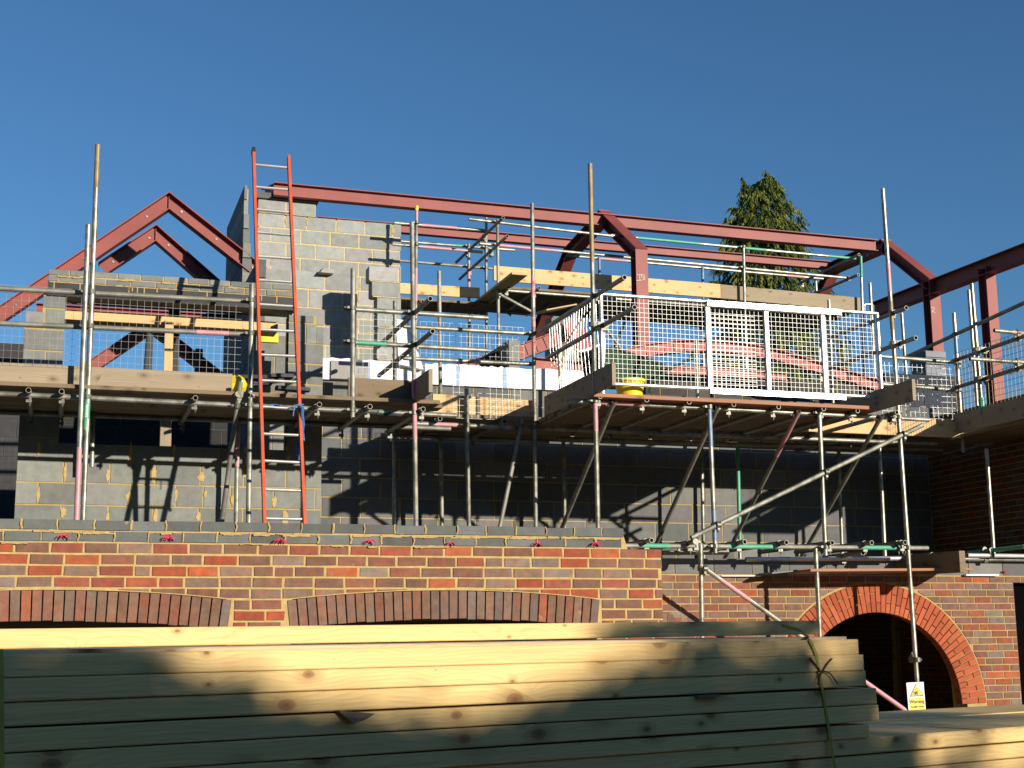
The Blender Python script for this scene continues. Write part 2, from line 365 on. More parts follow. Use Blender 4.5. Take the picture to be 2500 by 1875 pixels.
# ------------------------------------------------------------------ scaffolds
TR = .0242
def coupler_mesh():
    mb = MB()
    for c, t in (((0,-.03,0), V((0,0,1))), ((0,.03,0), V((1,0,0)))):
        mb.tube(V(c)-t*.022, V(c)+t*.022, .034, 12, hollow=False)
    mb.box(-.026, .026, -.03, .03, -.026, .026)
    for q in ((.045,-.03,0), (0,.03,.045)):
        a = V((.02,0,0)) if q[0] else V((0,0,.02)); mb.tube(V(q)-a, V(q)+a*1.6, .009, 6, hollow=False); mb.box(q[0]-.012, q[0]+.012, q[1]-.016, q[1]+.016, q[2]-.012, q[2]+.012)
    o = mb; me = bpy.data.meshes.new('coupler'); me.from_pydata(mb.v, [], mb.f); me.materials.append(M['coupler']); me.polygons.foreach_set('use_smooth', mb.sm); me.update(); return me
def clip_mesh():
    mb = MB(); t = V((0,1,0)); mb.tube((0,-.012,0), (0,.012,0), .031, 14, hollow=False)
    mb.box(.006, .026, -.012, .012, -.075, -.015); mb.tube((.014,0,-.06), (.014,0,-.115), .006, 6, hollow=False); mb.tube((.014,0,-.085), (.014,0,-.1), .012, 6, hollow=False)
    mb.box(-.02, .03, -.014, .014, -.085, -.06)
    me = bpy.data.meshes.new('putlog_clip'); me.from_pydata(mb.v, [], mb.f); me.materials.append(M['coupler']); me.polygons.foreach_set('use_smooth', mb.sm); me.update(); return me
COUP = coupler_mesh(); CLIP = clip_mesh()
def tube_part(sc, name, p0, p1, m='galv', bands=None, label=None):
    mats = [m]; bb = []
    for a, b_, q in bands or []:
        if q not in mats: mats.append(q)
        bb.append((a, b_, mats.index(q)))
    mb = MB(); mb.tube(p0, p1, TR, 14, 0, bb); o = mb.build(name, mats, sc)
    if label: o['label'] = label
    sc_t[sc.name].append((o, V(p0), V(p1), name)); return o
sc_t = {}
def scaffold(label, loc, group=None):
    o = thing('scaffold', label, 'scaffold', group); o.location = loc; sc_t[o.name] = []; return o
def ext_z(p0, p1, z): d = p1-p0; return p0+d*((z-p0.z)/d.z)
def ax_(sc, name, a, Da, b_, Db, m='galv', bands=None, zb=None, ext0=0, ext1=0, label=None):
    p0, p1 = P(a, Da), P(b_, Db); L0 = (p1-p0).length
    if zb is not None: p1 = ext_z(p0, p1, zb)
    d = (p1-p0).normalized(); p0 = p0-d*ext0; p1 = p1+d*ext1; L1 = (p1-p0).length
    bands = [((ext0+s*L0)/L1, min(1, (ext0+e*L0)/L1), q) for s, e, q in bands or []]
    return tube_part(sc, name, p0, p1, m, bands, label)
def nx_(sc, name, a, D, ln, m='galv', bands=None, drop=0.0, back=0.0):   # a tube running away from the viewer
    p = P(a, D); return tube_part(sc, name, p-V((0,back,0)), p+V((0,ln,drop)), m, bands)
def join_up(sc):
    """a coupler wherever two tubes of this scaffold touch"""
    T = sc_t[sc.name]; cnt = 0
    for i in range(len(T)):
        for j in range(i+1, len(T)):
            (o, a0, a1, na), (q, b0, b1, nb) = T[i], T[j]; d1, d2 = a1-a0, b1-b0; r = a0-b0
            A, B, C_, D_, E_ = d1.dot(d1), d1.dot(d2), d2.dot(d2), d1.dot(r), d2.dot(r); den = A*C_-B*B
            if den < .02*A*C_: continue
            s = (B*E_-C_*D_)/den; t = (A*E_-B*D_)/den
            if not (0 <= s <= 1 and 0 <= t <= 1): continue
            pa, pb = a0+d1*s, b0+d2*t; ds = (pa-pb).length
            if ds > .13: continue
            c = (pa+pb)/2; t1 = d1.normalized(); y = (pb-pa).normalized() if ds > .012 else t1.cross(d2).normalized()
            z = t1; x = y.cross(z).normalized(); y = z.cross(x); k = max(.6, min(1.7, ds/.06))
            mw = Matrix(((x.x,y.x*k,z.x,c.x),(x.y,y.y*k,z.y,c.y),(x.z,y.z*k,z.z,c.z),(0,0,0,1)))
            if na == 'transom' or nb == 'transom':
                tr = (a0, a1, pa) if na == 'transom' else (b0, b1, pb)
                dv = (tr[1]-tr[0]).normalized(); zz = V((0,0,1)); xx = dv.cross(zz).normalized(); zz = xx.cross(dv); c2 = tr[2]
                mw = Matrix(((xx.x,dv.x,zz.x,c2.x),(xx.y,dv.y,zz.y,c2.y),(xx.z,dv.z,zz.z,c2.z),(0,0,0,1)))
                place('putlog_clip', CLIP, mw, o if na == 'transom' else q)
            else: place('coupler', COUP, mw, o)
            cnt += 1
def board_uz(name, a, b_, D, h, th, m, label, group=None, cat='board', ext0=0, ext1=0):
    """a board on edge whose bottom edge runs between two pixels on the plane at depth D"""
    p0, p1 = P(a, D), P(b_, D); d = (p1-p0).normalized(); p0 = p0-d*ext0; p1 = p1+d*ext1; up = V((0,0,1))
    o = plank(name, p0+up*(h/2), p1+up*(h/2), th, h, m, up); return tag(o, label, cat, group)
def grid_mesh(mb, o, a, b_, na, nb, r=.0028, bow=0.0, skipa=(), mi=0):
    """welded wire: o + i*a/na, o + j*b/nb"""
    o, a, b_ = V(o), V(a), V(b_); nn = a.cross(b_).normalized()
    def pt(s, t): return o+a*s+b_*t+nn*(bow*math.sin(s*7+t*3)*math.sin(math.pi*t))
    for i in range(na+1):
        ps = [pt(i/na, t/4) for t in range(5)]
        for q in range(4): mb.bar(ps[q], ps[q+1], r*2, r*2, up=a.normalized(), mi=mi)
    for j in range(nb+1):
        ps = [pt(s/8, j/nb)-nn*(r*2.1) for s in range(9)]
        for q in range(8): mb.bar(ps[q], ps[q+1], r*2, r*2, up=b_.normalized(), mi=mi)
# ------------------------------------------------------------------ ground
mb = MB(); mb.face([(-400,-300,0),(400,-300,0),(400,900,0),(-400,900,0)]); struct(mb.build('ground', 'earth'))
mb = MB(); mb.box(-3.5, 4.2, 9.96, 19.4, 1.85, 2.08); struct(mb.build('floor_slab', 'slab'))
mb = MB(); mb.box(4.9, 19, 13.65, 20.3, 2.12, 2.3); struct(mb.build('upper_floor_slab', 'slab'))
# ------------------------------------------------------------------ front brick wall with two segmental arches
DF = 9.7; ZB = 2.352
wall = thing('brick_wall', 'red and brown brick wall with two flat brick arches, two grey courses on top', 'wall'); wall.location = (1.5, DF, 0)
uR = U((1615,1341), DF); uK = U((1522,1320), DF)
def seg(uc, c, ze, zc): s = zc-ze; R = (c*c+s*s)/(2*s); return (uc, zc-R, R, c, ze)
a0, a1 = P((700,1466), DF), P((1465,1464.5), DF); zc = (Zz((1160,1442), DF)+Zz((1190,1443), DF))/2; ze = (a0.z+a1.z)/2; hh = zc-Zz((1121,1511), DF)
cR = (a1.x-a0.x)/2; arcR = seg((a0.x+a1.x)/2, cR, ze, zc)
uLe = U((567,1464.5), DF); arcL = seg(uLe-cR, cR, ze, zc)
u0 = -3.2
def spansF(u):
    for (cu, cz, R, c, z_) in (arcL, arcR):
        if abs(u-cu) < c-.012: return [(cz+math.sqrt(R*R-(u-cu)**2)+.004, ZB+.14)]
    return [(0, ZB+.14)]
def spansF2(u):
    s = spansF(u); return [(s[0][0], ZB-.006)] if u > uK else s
mb = MB(); mortar_cols(mb, u0, uR-.004, DF+.005, .2, spansF2, .045, 0)
mb.box(uR-.12, uR-.02, DF+.21, 13.38, 0, ZB-.01, 0); mb.build('mortar', 'mortar', wall)
mb = MB(); pr = [(q[0], q[1], q[2], ze-.02) for q in (arcL, arcR)]
rows5 = ZB-5*.075
courses(mb, u0, uR, rows5, ZB, DF, .225, .075, .0125, BR, .1, circles=pr, wob=.0015, cj=.0028, c=.005)
for (x0, x1) in ((uLe+.012, a0.x-.012), (a1.x+.012, uR), (u0, arcL[0]-cR-.012)):
    courses(mb, x0, x1, .02, rows5, DF, .225, .075, .0125, BR, .1, wob=.001, first=1, cj=.0028, c=.005)
mb.build('brickwork', 'brick', wall)
JB = []; mb = MB(); courses(mb, u0, uK, ZB, ZB+.152, DF-.004, .228, .076, .011, BKT, .12, vary=.03, cuts=.0, wob=.003, jit=.004, joints=JB); mb.build('grey_brick_course', 'block', wall)
mb = MB()    # uneven mortar squeezed out over the two grey courses
for k in range(80):
    u = R_.uniform(u0+.3, uK-.05); z = ZB+R_.choice((.0, .072, .072, .072))+R_.uniform(-.006, .006); l = R_.uniform(.05, .2); t = R_.uniform(.004, .010)
    pts = [(u+l*q/5, DF-.006-R_.uniform(0, .004), z+R_.uniform(-.003, .003)) for q in range(6)]
    mb.path(pts, t, 6)
for (u, z, z_1) in JB:
    mb.path([(u, DF-.004, z+.004), (u+R_.uniform(-.01,.01), DF-.008, z+.035), (u+R_.uniform(-.006,.006), DF-.004, z+.07)], R_.uniform(.004,.009), 6)
mb.build('squeezed_mortar', 'mortar', wall)
def seg_arch(parent, arc, h, pitch, D, pal, gap, dep=.12, name='brick_arch', m='brick', back='black_steel', amax=None):
    cu, cz, R, c, z_ = arc; A = math.asin(min(1, c/R)); n = int(round(2*A*(R-h/2)/pitch)); mb = MB()
    for k in range(n):
        t0 = -A+2*A*k/n+gap/2/(R-h/2); t1 = -A+2*A*(k+1)/n-gap/2/(R-h/2); dr = R_.uniform(-.004, .004)
        f = lambda r, t: (cu+r*math.sin(t), cz+r*math.cos(t))
        unit(mb, [f(R-h+dr, t0), f(R-h+dr, t1), f(R+dr*.5, t1-.0), f(R+dr*.5, t0)], D, dep, pick(pal), 0, .003, jit=.002)
    for k in range(n):
        t0, t1 = -A+2*A*k/n, -A+2*A*(k+1)/n; g = lambda r, t: (cu+r*math.sin(t), D+.03, cz+r*math.cos(t))
        mb.face([g(R-h+.01, t0), g(R-h+.01, t1), g(R-.002, t1), g(R-.002, t0)], 1)
    return mb.build(name, [m, back], parent)
BRA = [((.195,.115,.078),5),((.18,.118,.088),4),((.21,.10,.066),3),((.15,.118,.10),2),((.27,.10,.052),1)]
for arc in (arcL, arcR): seg_arch(wall, arc, hh, .067, DF-.003, BRA, .008)
for k, t in enumerate(('k 530 1165','k 1420 1182','l 290 1203','l 1035 1208','l 1740 1228','m 735 1228','m 1230 1228')):
    p = P(t, DF-.012); mb = MB()
    for q in range(4):
        c = p+V((R_.uniform(-.022,.022), R_.uniform(-.02,.0), .010+R_.uniform(0,.006))); a = R_.uniform(0, 3); pts = []
        for s in range(11): th = a+s*.62; pts.append(c+V((math.cos(th)*.03, -.004*math.sin(th*2)-.014, abs(math.sin(th))*.028-.010)))
        mb.path(pts, .0026, 5)
    o = mb.build('plastic_tie', 'pink_tie', None, p)
    tag(o, 'pink plastic wall tie on the brick ledge, '+('leftmost of the seven','second from the left','third from the left, below the orange ladder','fourth from the left, in the middle','fifth from the left','second from the wall end','rightmost, nearest the wall end')[k], 'wall tie', 'pink plastic ties along the brick ledge')
# ------------------------------------------------------------------ brick wall with the round orange arch
DA = 13.4; ZA = 2.335; AU, AZ, RI, RX = 8.492, .925, 1.02, 1.33
awall = thing('brick_wall', 'brown brick wall with a round orange brick archway, grey block course on top', 'wall'); awall.location = (8.5, DA, 0)
w0, w1 = 4.35, 19.0; uW = U((2484,1560), DA)
def spansA(u):
    r = []
    if abs(u-AU) < RI+.1:
        z = AZ+math.sqrt(max(0, (RI+.1)**2-(u-AU)**2)); return [(z, ZA)]
    if abs(u-AU) < RX: return [(0, ZA)]
    if uW < u < uW+1.1: return [(0, .9), (2.27, ZA)]
    return [(0, ZA)]
mb = MB(); mortar_cols(mb, w0, w1, DA+.006, .26, spansA, .04, 0); mb.build('mortar', 'mortar_far', awall)
mb = MB(); courses(mb, w0, w1, 0, ZA, DA, .225, .075, .011, BRD, .06, circles=[(AU, AZ, RX+.012, AZ-.02)], holes=[(AU-RI-.02, AU+RI+.02, 0, AZ-.02), (uW, uW+1.1, .9, 2.27)], cj=.0022, c=.004)
mb.build('brickwork', 'brick', awall)
mb = MB(); n = 56
for k in range(n):
    for (ra, rb) in (((RI, RI+.203), (RI+.211, RX)) if k % 2 else ((RI, RI+.098), (RI+.106, RX))):
        t0 = -math.pi/2+.02+(math.pi-.04)*k/n+.0034; t1 = -math.pi/2+.02+(math.pi-.04)*(k+1)/n-.0034
        f = lambda r, t: (AU+r*math.sin(t), AZ+.0+r*math.cos(t))
        unit(mb, [f(ra, t0), f(ra, t1), f(rb, t1), f(rb, t0)], DA-.012, .03, pick(AR), 0, .003)
for k in range(n):
    t0, t1 = -math.pi/2+.02+(math.pi-.04)*k/n, -math.pi/2+.02+(math.pi-.04)*(k+1)/n
    g = lambda r, t, d: (AU+r*math.sin(t), DA+d, AZ+r*math.cos(t)); cc = pick(AR)
    mb.face([g(RI+.004, t0, .012), g(RI+.004, t1, .012), g(RX-.004, t1, .012), g(RX-.004, t0, .012)], 1)
    mb.face([g(RI+.003, t0, .012), g(RI+.003, t0, .11), g(RI+.003, t1, .11), g(RI+.003, t1, .012)], 0, cc)
mb.build('round_arch', ['arch_brick', 'black_steel'], awall)
us = U((1712,1510), DA); seg_arch(awall, seg(us-.62, .62, Zz((1712,1508), DA), Zz((1640,1497), DA)), .17, .075, DA-.002, BRD, .008, back='mortar_far')
zt = Zz((2000,1366), DA)
mb = MB(); courses(mb, w0, w1, ZA+.012, zt, DA-.004, .45, zt-ZA-.004, .012, BKD, .1, vary=.02, cuts=.1); mb.build('block_course', 'block_clean', awall)
mb = MB(); mb.box(w0, w1, DA+.006, DA+.2, ZA, zt-.006); mb.build('mortar', 'mortar_far', awall)
for a, b_, lb in (('n 690 1473','n 1020 1473','white plastic strip lying on the brickwork left of the round arch'),('o 1715 1465','o 1990 1467','white plastic strip on the brickwork right of the round arch, below a red tie')):
    p0, p1 = P(a, DA-.03), P(b_, DA-.03); tag(plank('plastic_strip', p0, p1, .05, .012 if 'left' in lb else .02, 'white_plastic'), lb, 'strip')
p = P('o 2055 1445', DA-.03); mb = MB()
for q in range(3): mb.path([p+V((.03*math.cos(s*.7+q), -.01*q, .02*abs(math.sin(s*.7)))) for s in range(10)], .003, 5)
tag(mb.build('plastic_tie', 'pink_tie', None, p), 'red plastic tie at the far right, beside a white strip above the round arch', 'wall tie')
o = board_uz('timber_plank', 'o 310 1446', 'o 1665 1436', 13.05, .028, .5, 'red_board', 'reddish flat plank jutting out just above the round arch', None, 'plank')
o = plank('timber_plank', P('o 30 1470', 13.22)+V((0,0,.02)), P('o 330 1440', 13.22)+V((0,0,.02)), .30, .02, 'blue_sheet_shade'); tag(o, 'short dark sheet jutting out left of the reddish plank above the arch', 'sheet')
p = P('o 1700 1440', 12.55); tag(plank('scaffold_board', p+V((0,0,.11)), p+V((-.25,1.0,.11)), .09, .225, 'dark_board'), 'dark timber board on edge pointing at the viewer, right of the round arch', 'board')
mb = MB(); mb.box(uW-.03, uW+1.13, DA+.14, DA+.17, .85, 2.3); mb.build('opening_shade_sheet', 'void_dark', awall)  # near-black sheet put in for the shade inside the open window
# room behind the arch
iw = thing('interior_wall', 'dim brown brick back wall deep inside the round archway', 'wall'); iw.location = (8.5, 20, 0)
mb = MB(); courses(mb, 4.5, 18.5, 0, 2.1, 20.0, .225, .075, .011, BRD, .05); mb.build('brickwork', 'brick', iw)
mb = MB(); mb.box(4.5, 18.5, 20.007, 20.2, 0, 2.1); mb.build('mortar', 'mortar_far', iw)
ub = U((2192,1600), 15.5); mb = MB(); courses(mb, ub, 12.5, 0, 2.1, 15.5, .225, .075, .012, BRD, .05); jw = thing('interior_wall', 'shaded brick cross wall standing just inside the right half of the archway', 'wall'); jw.location = (ub+1, 15.5, 0); mb.build('brickwork', 'brick', jw); mb = MB(); mb.box(ub+.005, 12.49, 15.507, 15.6, 0, 2.1); mb.build('mortar', 'mortar_far', jw)
p0, p1 = P('s 1128 410', 15.35), P('s 1150 1130', 15.35); tag(plank('timber_post', ext_z(p0, p1, .05), ext_z(p1, p0, 2.1), .07, .09, 'dark_board', V((0,1,0))), 'thin dark timber post standing inside the round archway', 'post')
# ------------------------------------------------------------------ left block wall
DL = 14.74; lw = thing('block_wall', 'grey block wall behind the ladder, with a wide opening under a black lintel', 'wall'); lw.location = (0, DL, 2.08)
uA = U((38,1200), DL); uB = U((787,1000), DL); h0 = U((157,800), DL); h1 = U((703,900), DL); zs = Zz((350,1088), DL)
zj = Zz((145,1180), DL); zl = Zz((330,735), DL); z1 = zj
while z1 < zl: z1 += .225
zt2 = Zz((715,769), DL); zt3 = Zz((787,799), DL); zt0 = Zz((60,759), DL)
H_ = [(h0, h1, zs, 9), (uA-1, U((104,760), DL), zt0, 9), (U((773,800), DL), uB+1, zt3, 9), (h1-.02, uB+1, zt2, 9)]
mb = MB(); mortar_rects(mb, uA, uB, 2.08, zl+.01, DL+.007, .2, H_, 0); mb.build('mortar', 'mortar_far', lw)
mb = MB(); JT = []; courses(mb, uA, uB, 2.08, z1, DL, .45, .225, .015, BK, .1, holes=H_+[(uA-1, uB+1, zl+.01, 9)], vary=.02, cuts=.14, wob=.002, joints=JT); mb.build('blockwork', 'block', lw)
mb = MB(); smears(mb, [j for j in JT if j[1] < zs-.1], DL, .9, .075, .21); mb.build('mortar_smear', 'mortar', lw)
mb = MB(); q0, q1 = P((118.6,659.7), DL), P((721,693.5), DL); zr = (q0.z+q1.z)/2; zb_ = (Zz((117,689), DL)+Zz((718,727), DL))/2; hc = (zr-zb_)/2
courses(mb, q0.x, q1.x, zb_, zr, DL-.005, .235, hc, .012, BK, .1, vary=.08, wob=.004, jit=.004); mb.build('grey_brick_course', 'block', lw)
mb = MB(); mb.box(q0.x+.01, q1.x-.01, DL+.004, DL+.19, zb_, zr-.006)
for k in range(16):
    u = R_.uniform(q0.x, q1.x); z = zb_+hc*R_.choice((0, 1, 1)); l = R_.uniform(.06, .2); mb.path([(u+l*s/4, DL-.008, z+R_.uniform(-.008, .004)) for s in range(5)], R_.uniform(.006, .014), 6)
mb.build('mortar', 'mortar', lw)
mb = MB(); mb.box(q0.x, q1.x, DL-.02, DL+.33, zl, zb_-.003)
for k in range(12): u = R_.uniform(q0.x, q1.x); mb.box(u, u+.012, DL-.024, DL-.02, zb_-R_.uniform(.03,.12), zb_-.003, 1)
mb.build('lintel', ['black_steel', 'mortar_far'], lw)
# inner walls seen through the opening
xr = U((623,900), 15.75); ir = thing('block_wall', 'grey block wall end inside the wide opening, right beside the ladder', 'wall'); ir.location = (xr, 15.75, 2.08)
z1b = Zz((650,818), 15.75)
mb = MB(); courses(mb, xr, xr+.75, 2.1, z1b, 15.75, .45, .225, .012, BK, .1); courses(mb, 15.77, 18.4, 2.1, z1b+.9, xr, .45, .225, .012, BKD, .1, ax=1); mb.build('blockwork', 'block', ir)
mb = MB(); mb.box(xr+.006, xr+.74, 15.757, 15.9, 2.1, z1b-.005); mb.box(xr+.006, xr+.1, 15.92, 18.4, 2.1, z1b+.89); mb.build('mortar', 'mortar_far', ir)
mb = MB(); u_ = U('g 820 700', 15.7); mb.box(u_, u_+.2, 15.725, 15.748, z1b-.085, z1b+.015); tag(mb.build('paper_sack', 'yellow_paper', None, (u_+.1, 15.73, z1b-.085)), 'flat yellow paper sack hung on the block wall under the timber plate', 'sack')
bk = thing('block_wall', 'dark block wall deep inside the wide opening, below the deck', 'wall'); bk.location = (0, 19, 2.08)
mb = MB(); courses(mb, -3.4, 2.2, 2.08, Zz((300,960), 19), 19, .45, .225, .012, [((.03,.03,.03),1)], .1); mb.build('blockwork', 'block', bk)  # near-black block colour stands in for the shade inside the opening
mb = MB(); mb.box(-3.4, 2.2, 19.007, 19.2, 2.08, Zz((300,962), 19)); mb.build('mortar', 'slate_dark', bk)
bl = thing('block_wall', 'dark block wall at the left edge, behind the left scaffold', 'wall'); bl.location = (-1.5, 17, 2.08)
zz_ = Zz((20,838), 17)
mb = MB(); courses(mb, -4.5, uA+.02, 2.08, zz_, 17, .45, .225, .012, [((.05,.05,.052),1)], .1); mb.build('blockwork', 'block_clean', bl)  # blocks coloured near black to carry the deep shade at this edge
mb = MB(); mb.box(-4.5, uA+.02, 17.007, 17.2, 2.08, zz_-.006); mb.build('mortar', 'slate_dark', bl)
# ------------------------------------------------------------------ right block wall with insulation
DR = 16.2; K = DR/15.5; rw = thing('block_wall', 'long shaded grey block wall under the middle and right scaffold decks', 'wall'); rw.location = (7, DR, 2.3)
zi = (Zz((1069,938), DR)+Zz((1301,954), DR))/2; zj = Zz((1331,1226), DR); z1 = zj
while z1 < zi-.02: z1 += .225*K
u0r = U((690,1100), DR)
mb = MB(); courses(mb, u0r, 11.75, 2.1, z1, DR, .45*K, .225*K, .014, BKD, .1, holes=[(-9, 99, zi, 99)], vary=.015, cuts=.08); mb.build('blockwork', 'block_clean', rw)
mb = MB(); mb.box(u0r, 11.75, DR+.007, DR+.2, 2.1, zi-.005); mb.build('mortar', 'mortar_far', rw)
zit = (Zz((789,875), DR)+Zz((1121,893), DR))/2
ins = thing('insulation_board', 'bright white insulation boards with blue tape along the top of the block wall', 'insulation'); ins.location = (4.5, DR, zi)
us_ = [U((690,900), DR)]+[U((x, 920), DR) for x in (961, 1116, 1229)]+[U((1470,930), DR)]
for k in range(4):
    mb = MB(); a, b_ = us_[k]+.012, us_[k+1]; nn = 14; dz = [R_.uniform(-.012, .012) for _ in range(nn+1)]
    for j in range(nn):
        ua, ub = a+(b_-a)*j/nn, a+(b_-a)*(j+1)/nn; ya, yb = DR-.05+R_.uniform(0,.004), DR-.05
        mb.hexa([(ua,ya,zi),(ub,yb,zi),(ub,DR+.05,zi),(ua,DR+.05,zi),(ua,ya,zit+dz[j]),(ub,yb,zit+dz[j+1]),(ub,DR+.05,zit+dz[j+1]),(ua,DR+.05,zit+dz[j])])
    mb.build('board', 'insulation', ins)
    if k: mb = MB(); mb.box(us_[k]-.022, us_[k]+.028, DR-.054, DR-.0505, zi, zit-.01); mb.build('tape', 'tape', ins)
mb = MB(); a = U('g 1700 980', DR); mb.box(a, a+.05, DR-.056, DR-.0525, zi, zit-.02); mb.build('tape', 'tape', ins)
b0, b1 = P('g 1402 990', 15.6), P('g 1715 1000', 15.6); tag(plank('concrete_block', b0+V((0,0,.11)), V((b1.x, b0.y, b0.z+.11)), .1, .215, 'concrete', ch=.006), 'pale grey concrete block standing loose in front of the white insulation', 'block')
# right wing wall, part of its shade put into dimmed brick colours
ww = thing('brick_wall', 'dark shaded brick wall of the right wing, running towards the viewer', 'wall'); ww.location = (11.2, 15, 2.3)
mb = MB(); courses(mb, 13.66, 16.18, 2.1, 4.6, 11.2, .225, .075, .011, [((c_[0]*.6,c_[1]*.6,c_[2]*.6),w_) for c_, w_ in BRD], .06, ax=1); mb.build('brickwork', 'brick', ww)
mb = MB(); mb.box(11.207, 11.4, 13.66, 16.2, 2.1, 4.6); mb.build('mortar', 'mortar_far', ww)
# pier and low wall at the right portal, shade put into their dark colours
pr_ = thing('block_pier', 'pier under the right steel portal column, shade put in as dark blue grey', 'pier'); pr_.location = (P('j 1455 960', 19.0).x, 19, 4)
pa, pb = P('j 1388 960', 19.0), P('j 1530 760', 19.0); mb = MB()
mb.box(pa.x, pb.x, 19.0, 19.4, 4.0, pb.z-.22); mb.box(pa.x-.01, pb.x+.02, 18.97, 19.42, pb.z-.21, pb.z-.11); mb.box(pa.x-.01, pb.x+.02, 18.96, 19.42, pb.z-.10, pb.z); mb.build('shaft', 'blue_sheet_shade', pr_)
lo_ = thing('block_wall', 'low blockwork behind the mesh right of the bright gate, shade coloured in dark', 'wall'); pa, pb = P('j 1060 1310', 17.2), P('j 1690 970', 17.2); lo_.location = (pa.x, 17.2, pa.z)
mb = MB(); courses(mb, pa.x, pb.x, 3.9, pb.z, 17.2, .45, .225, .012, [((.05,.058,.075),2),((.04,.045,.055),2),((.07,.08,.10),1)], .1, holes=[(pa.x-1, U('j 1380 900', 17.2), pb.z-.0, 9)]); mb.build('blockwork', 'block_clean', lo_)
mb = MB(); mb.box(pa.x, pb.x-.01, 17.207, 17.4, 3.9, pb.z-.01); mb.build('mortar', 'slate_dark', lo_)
# ------------------------------------------------------------------ gable walls at the back
DG = 20.6; gw = thing('gable_wall', 'tall sunlit grey block gable wall with yellow mortar, stepped top', 'wall'); gw.location = (P((800,700), DG).x, DG, 0)
g0, g1, g2 = U((628,600), DG), U((773,520), DG), U((979,640), DG); zt1 = Zz((700,512), DG); zt2 = (Zz((773,531), DG)+Zz((979,549), DG))/2
def gable(mb, u0, u1, z0, z1, D, holes=(), mort=None, pal=BKF, cuts=.12, joints=None):
    courses(mb, u0, u1, z0, z1, D, .45, .225, .021, pal, .23, holes=holes, vary=.02, cuts=cuts, wob=.002, joints=joints)
    mortar_rects(mort, u0+.015, u1-.015, z0, z1-.015, D+.006, .2, holes, 0)
JG = []; mm = MB(); mb = MB(); gable(mb, g0, g2, 3.2, zt2, DG, mort=mm, joints=JG); gable(mb, g0, g1, zt2+.012, zt2+.225, DG, mort=mm)
p_ = P('b 1385 1300', 18.8); zp = Zz('b 1500 1215', 18.8)
zz1 = zp
for k, xl in enumerate((1385, 1410, 1455, 1455, 1455, 1455, 1455, 1455, 1455, 1455, 1455)):
    ua_ = U(f'b {xl} 1400', 18.8); gable(mb, ua_, U((979,700), 18.8), zz1-.225+.006, zz1, 18.8, mort=mm); zz1 -= .225
mb.build('blockwork', 'block', gw); mm.build('mortar', 'mortar_pale', gw)
mb = MB(); smears(mb, JG, DG, .35, .05, .2); mb.build('mortar_smear', 'mortar', gw)
mb = MB(); mb.box(g0-.04, g1+.02, DG-.05, DG+.2, zt2+.228, zt2+.32); mb.build('damp_course', 'dpc', gw)
nw = thing('gable_wall', 'nearer lower block wall in front of the tall gable, behind the ladder', 'wall'); nw.location = (P((740,760), 19.75).x, 19.75, 0)
n0, n1 = U((636,680), 19.75), U((872,690), 19.75); zn = (Zz((640,656), 19.75)+Zz((859,669), 19.75))/2
mm = MB(); mb = MB(); courses(mb, n0, n1, 3.2, zn, 19.75, .5, .275, .021, BKF, .1, cuts=.1, wob=.002); mm.box(n0, n1, 19.758, 20.15, 3.2, zn-.005); mb.build('blockwork', 'block', nw); mm.build('mortar', 'mortar_pale', nw)
p = P('b 1020 1262', 19.6); mb = MB(); mb.hexa([(p.x-.08,19.6,p.z),(p.x+.12,19.62,p.z),(p.x+.12,19.74,p.z),(p.x-.1,19.73,p.z),(p.x-.03,19.6,p.z+.07),(p.x+.125,19.62,p.z+.06),(p.x+.125,19.74,p.z+.06),(p.x-.06,19.73,p.z+.065)]); tag(mb.build('broken_block', 'concrete', None, p), 'broken piece of grey block lying on top of the lower gable wall', 'block')
cw = thing('gable_wall', 'dark stepped end of a block wall left of the tall gable', 'wall'); x0, x1 = U('b 330 700', 20.3), U('b 425 800', 20.3); cw.location = (x0, 20.3, 0)
zc_ = Zz('b 370 528', 20.3); mb = MB(); z = zc_; k = 0
while z > 3.2:
    xe = x0+(x1-x0)*min(1, .25+.11*k); mb.box(x0+.004, xe, 20.3+.03*(k % 2), 22.6, z-.218, z, 0, pick(BK)); z -= .225; k += 1
mb.build('blockwork', 'block', cw)
mb = MB(); mb.box(x0+.02, x0+.08, 20.45, 22.58, 3.2, zc_-.01); mb.build('mortar', 'mortar_far', cw)
# ------------------------------------------------------------------ red oxide steelwork
def frame3(name, label, D, apex, lpts, h, low=None):
    t = thing(name, label, 'steel frame'); A = P(apex, D); t.location = (A.x, D, 4)
    for q in lpts:
        B = P(q, D); d = (B-A).normalized(); up = V((-d.z, 0, d.x)); 
        if up.z < 0: up = -up
        mb = MB(); mb.ibeam(A-d*.3, B, h, .20, up, .009, .014); md = (A-d*.3).lerp(B, .5)
        mb.v = [tuple(V(v_)+d*((A.x-v_[0])/d.x)) if (V(v_)-md).dot(d) < 0 else v_ for v_ in mb.v]
        o = mb.build('rafter', 'oxide', t)
        bb = MB()
        for s in (.12, .45, .8):
            c = A.lerp(B, s); bb.tube(c+V((0,-.018,0)), c+V((0,.0,0)), .017, 8, hollow=False)
        bb.build('bolt', 'galv', o)
    mb = MB(); mb.box(A.x-.004, A.x+.004, D-.04, D+.04, A.z-h*.6, A.z+h*.6); mb.build('apex_plate', 'oxide', t)
    return t
frame3('gable_truss', 'tall red steel gable frame at the left, the highest of three', 20.4, (412,493), ((-60,811), (668,694)), .21)
frame3('gable_truss', 'middle red steel gable frame at the left, with a cut left rafter', 21.8, (380,571), ((250,657), (640,800)), .21)
frame3('gable_truss', 'lowest red steel gable frame, seen through the opening under the lintel', 23.5, (370,797), ((180,925), (560,942)), .20)
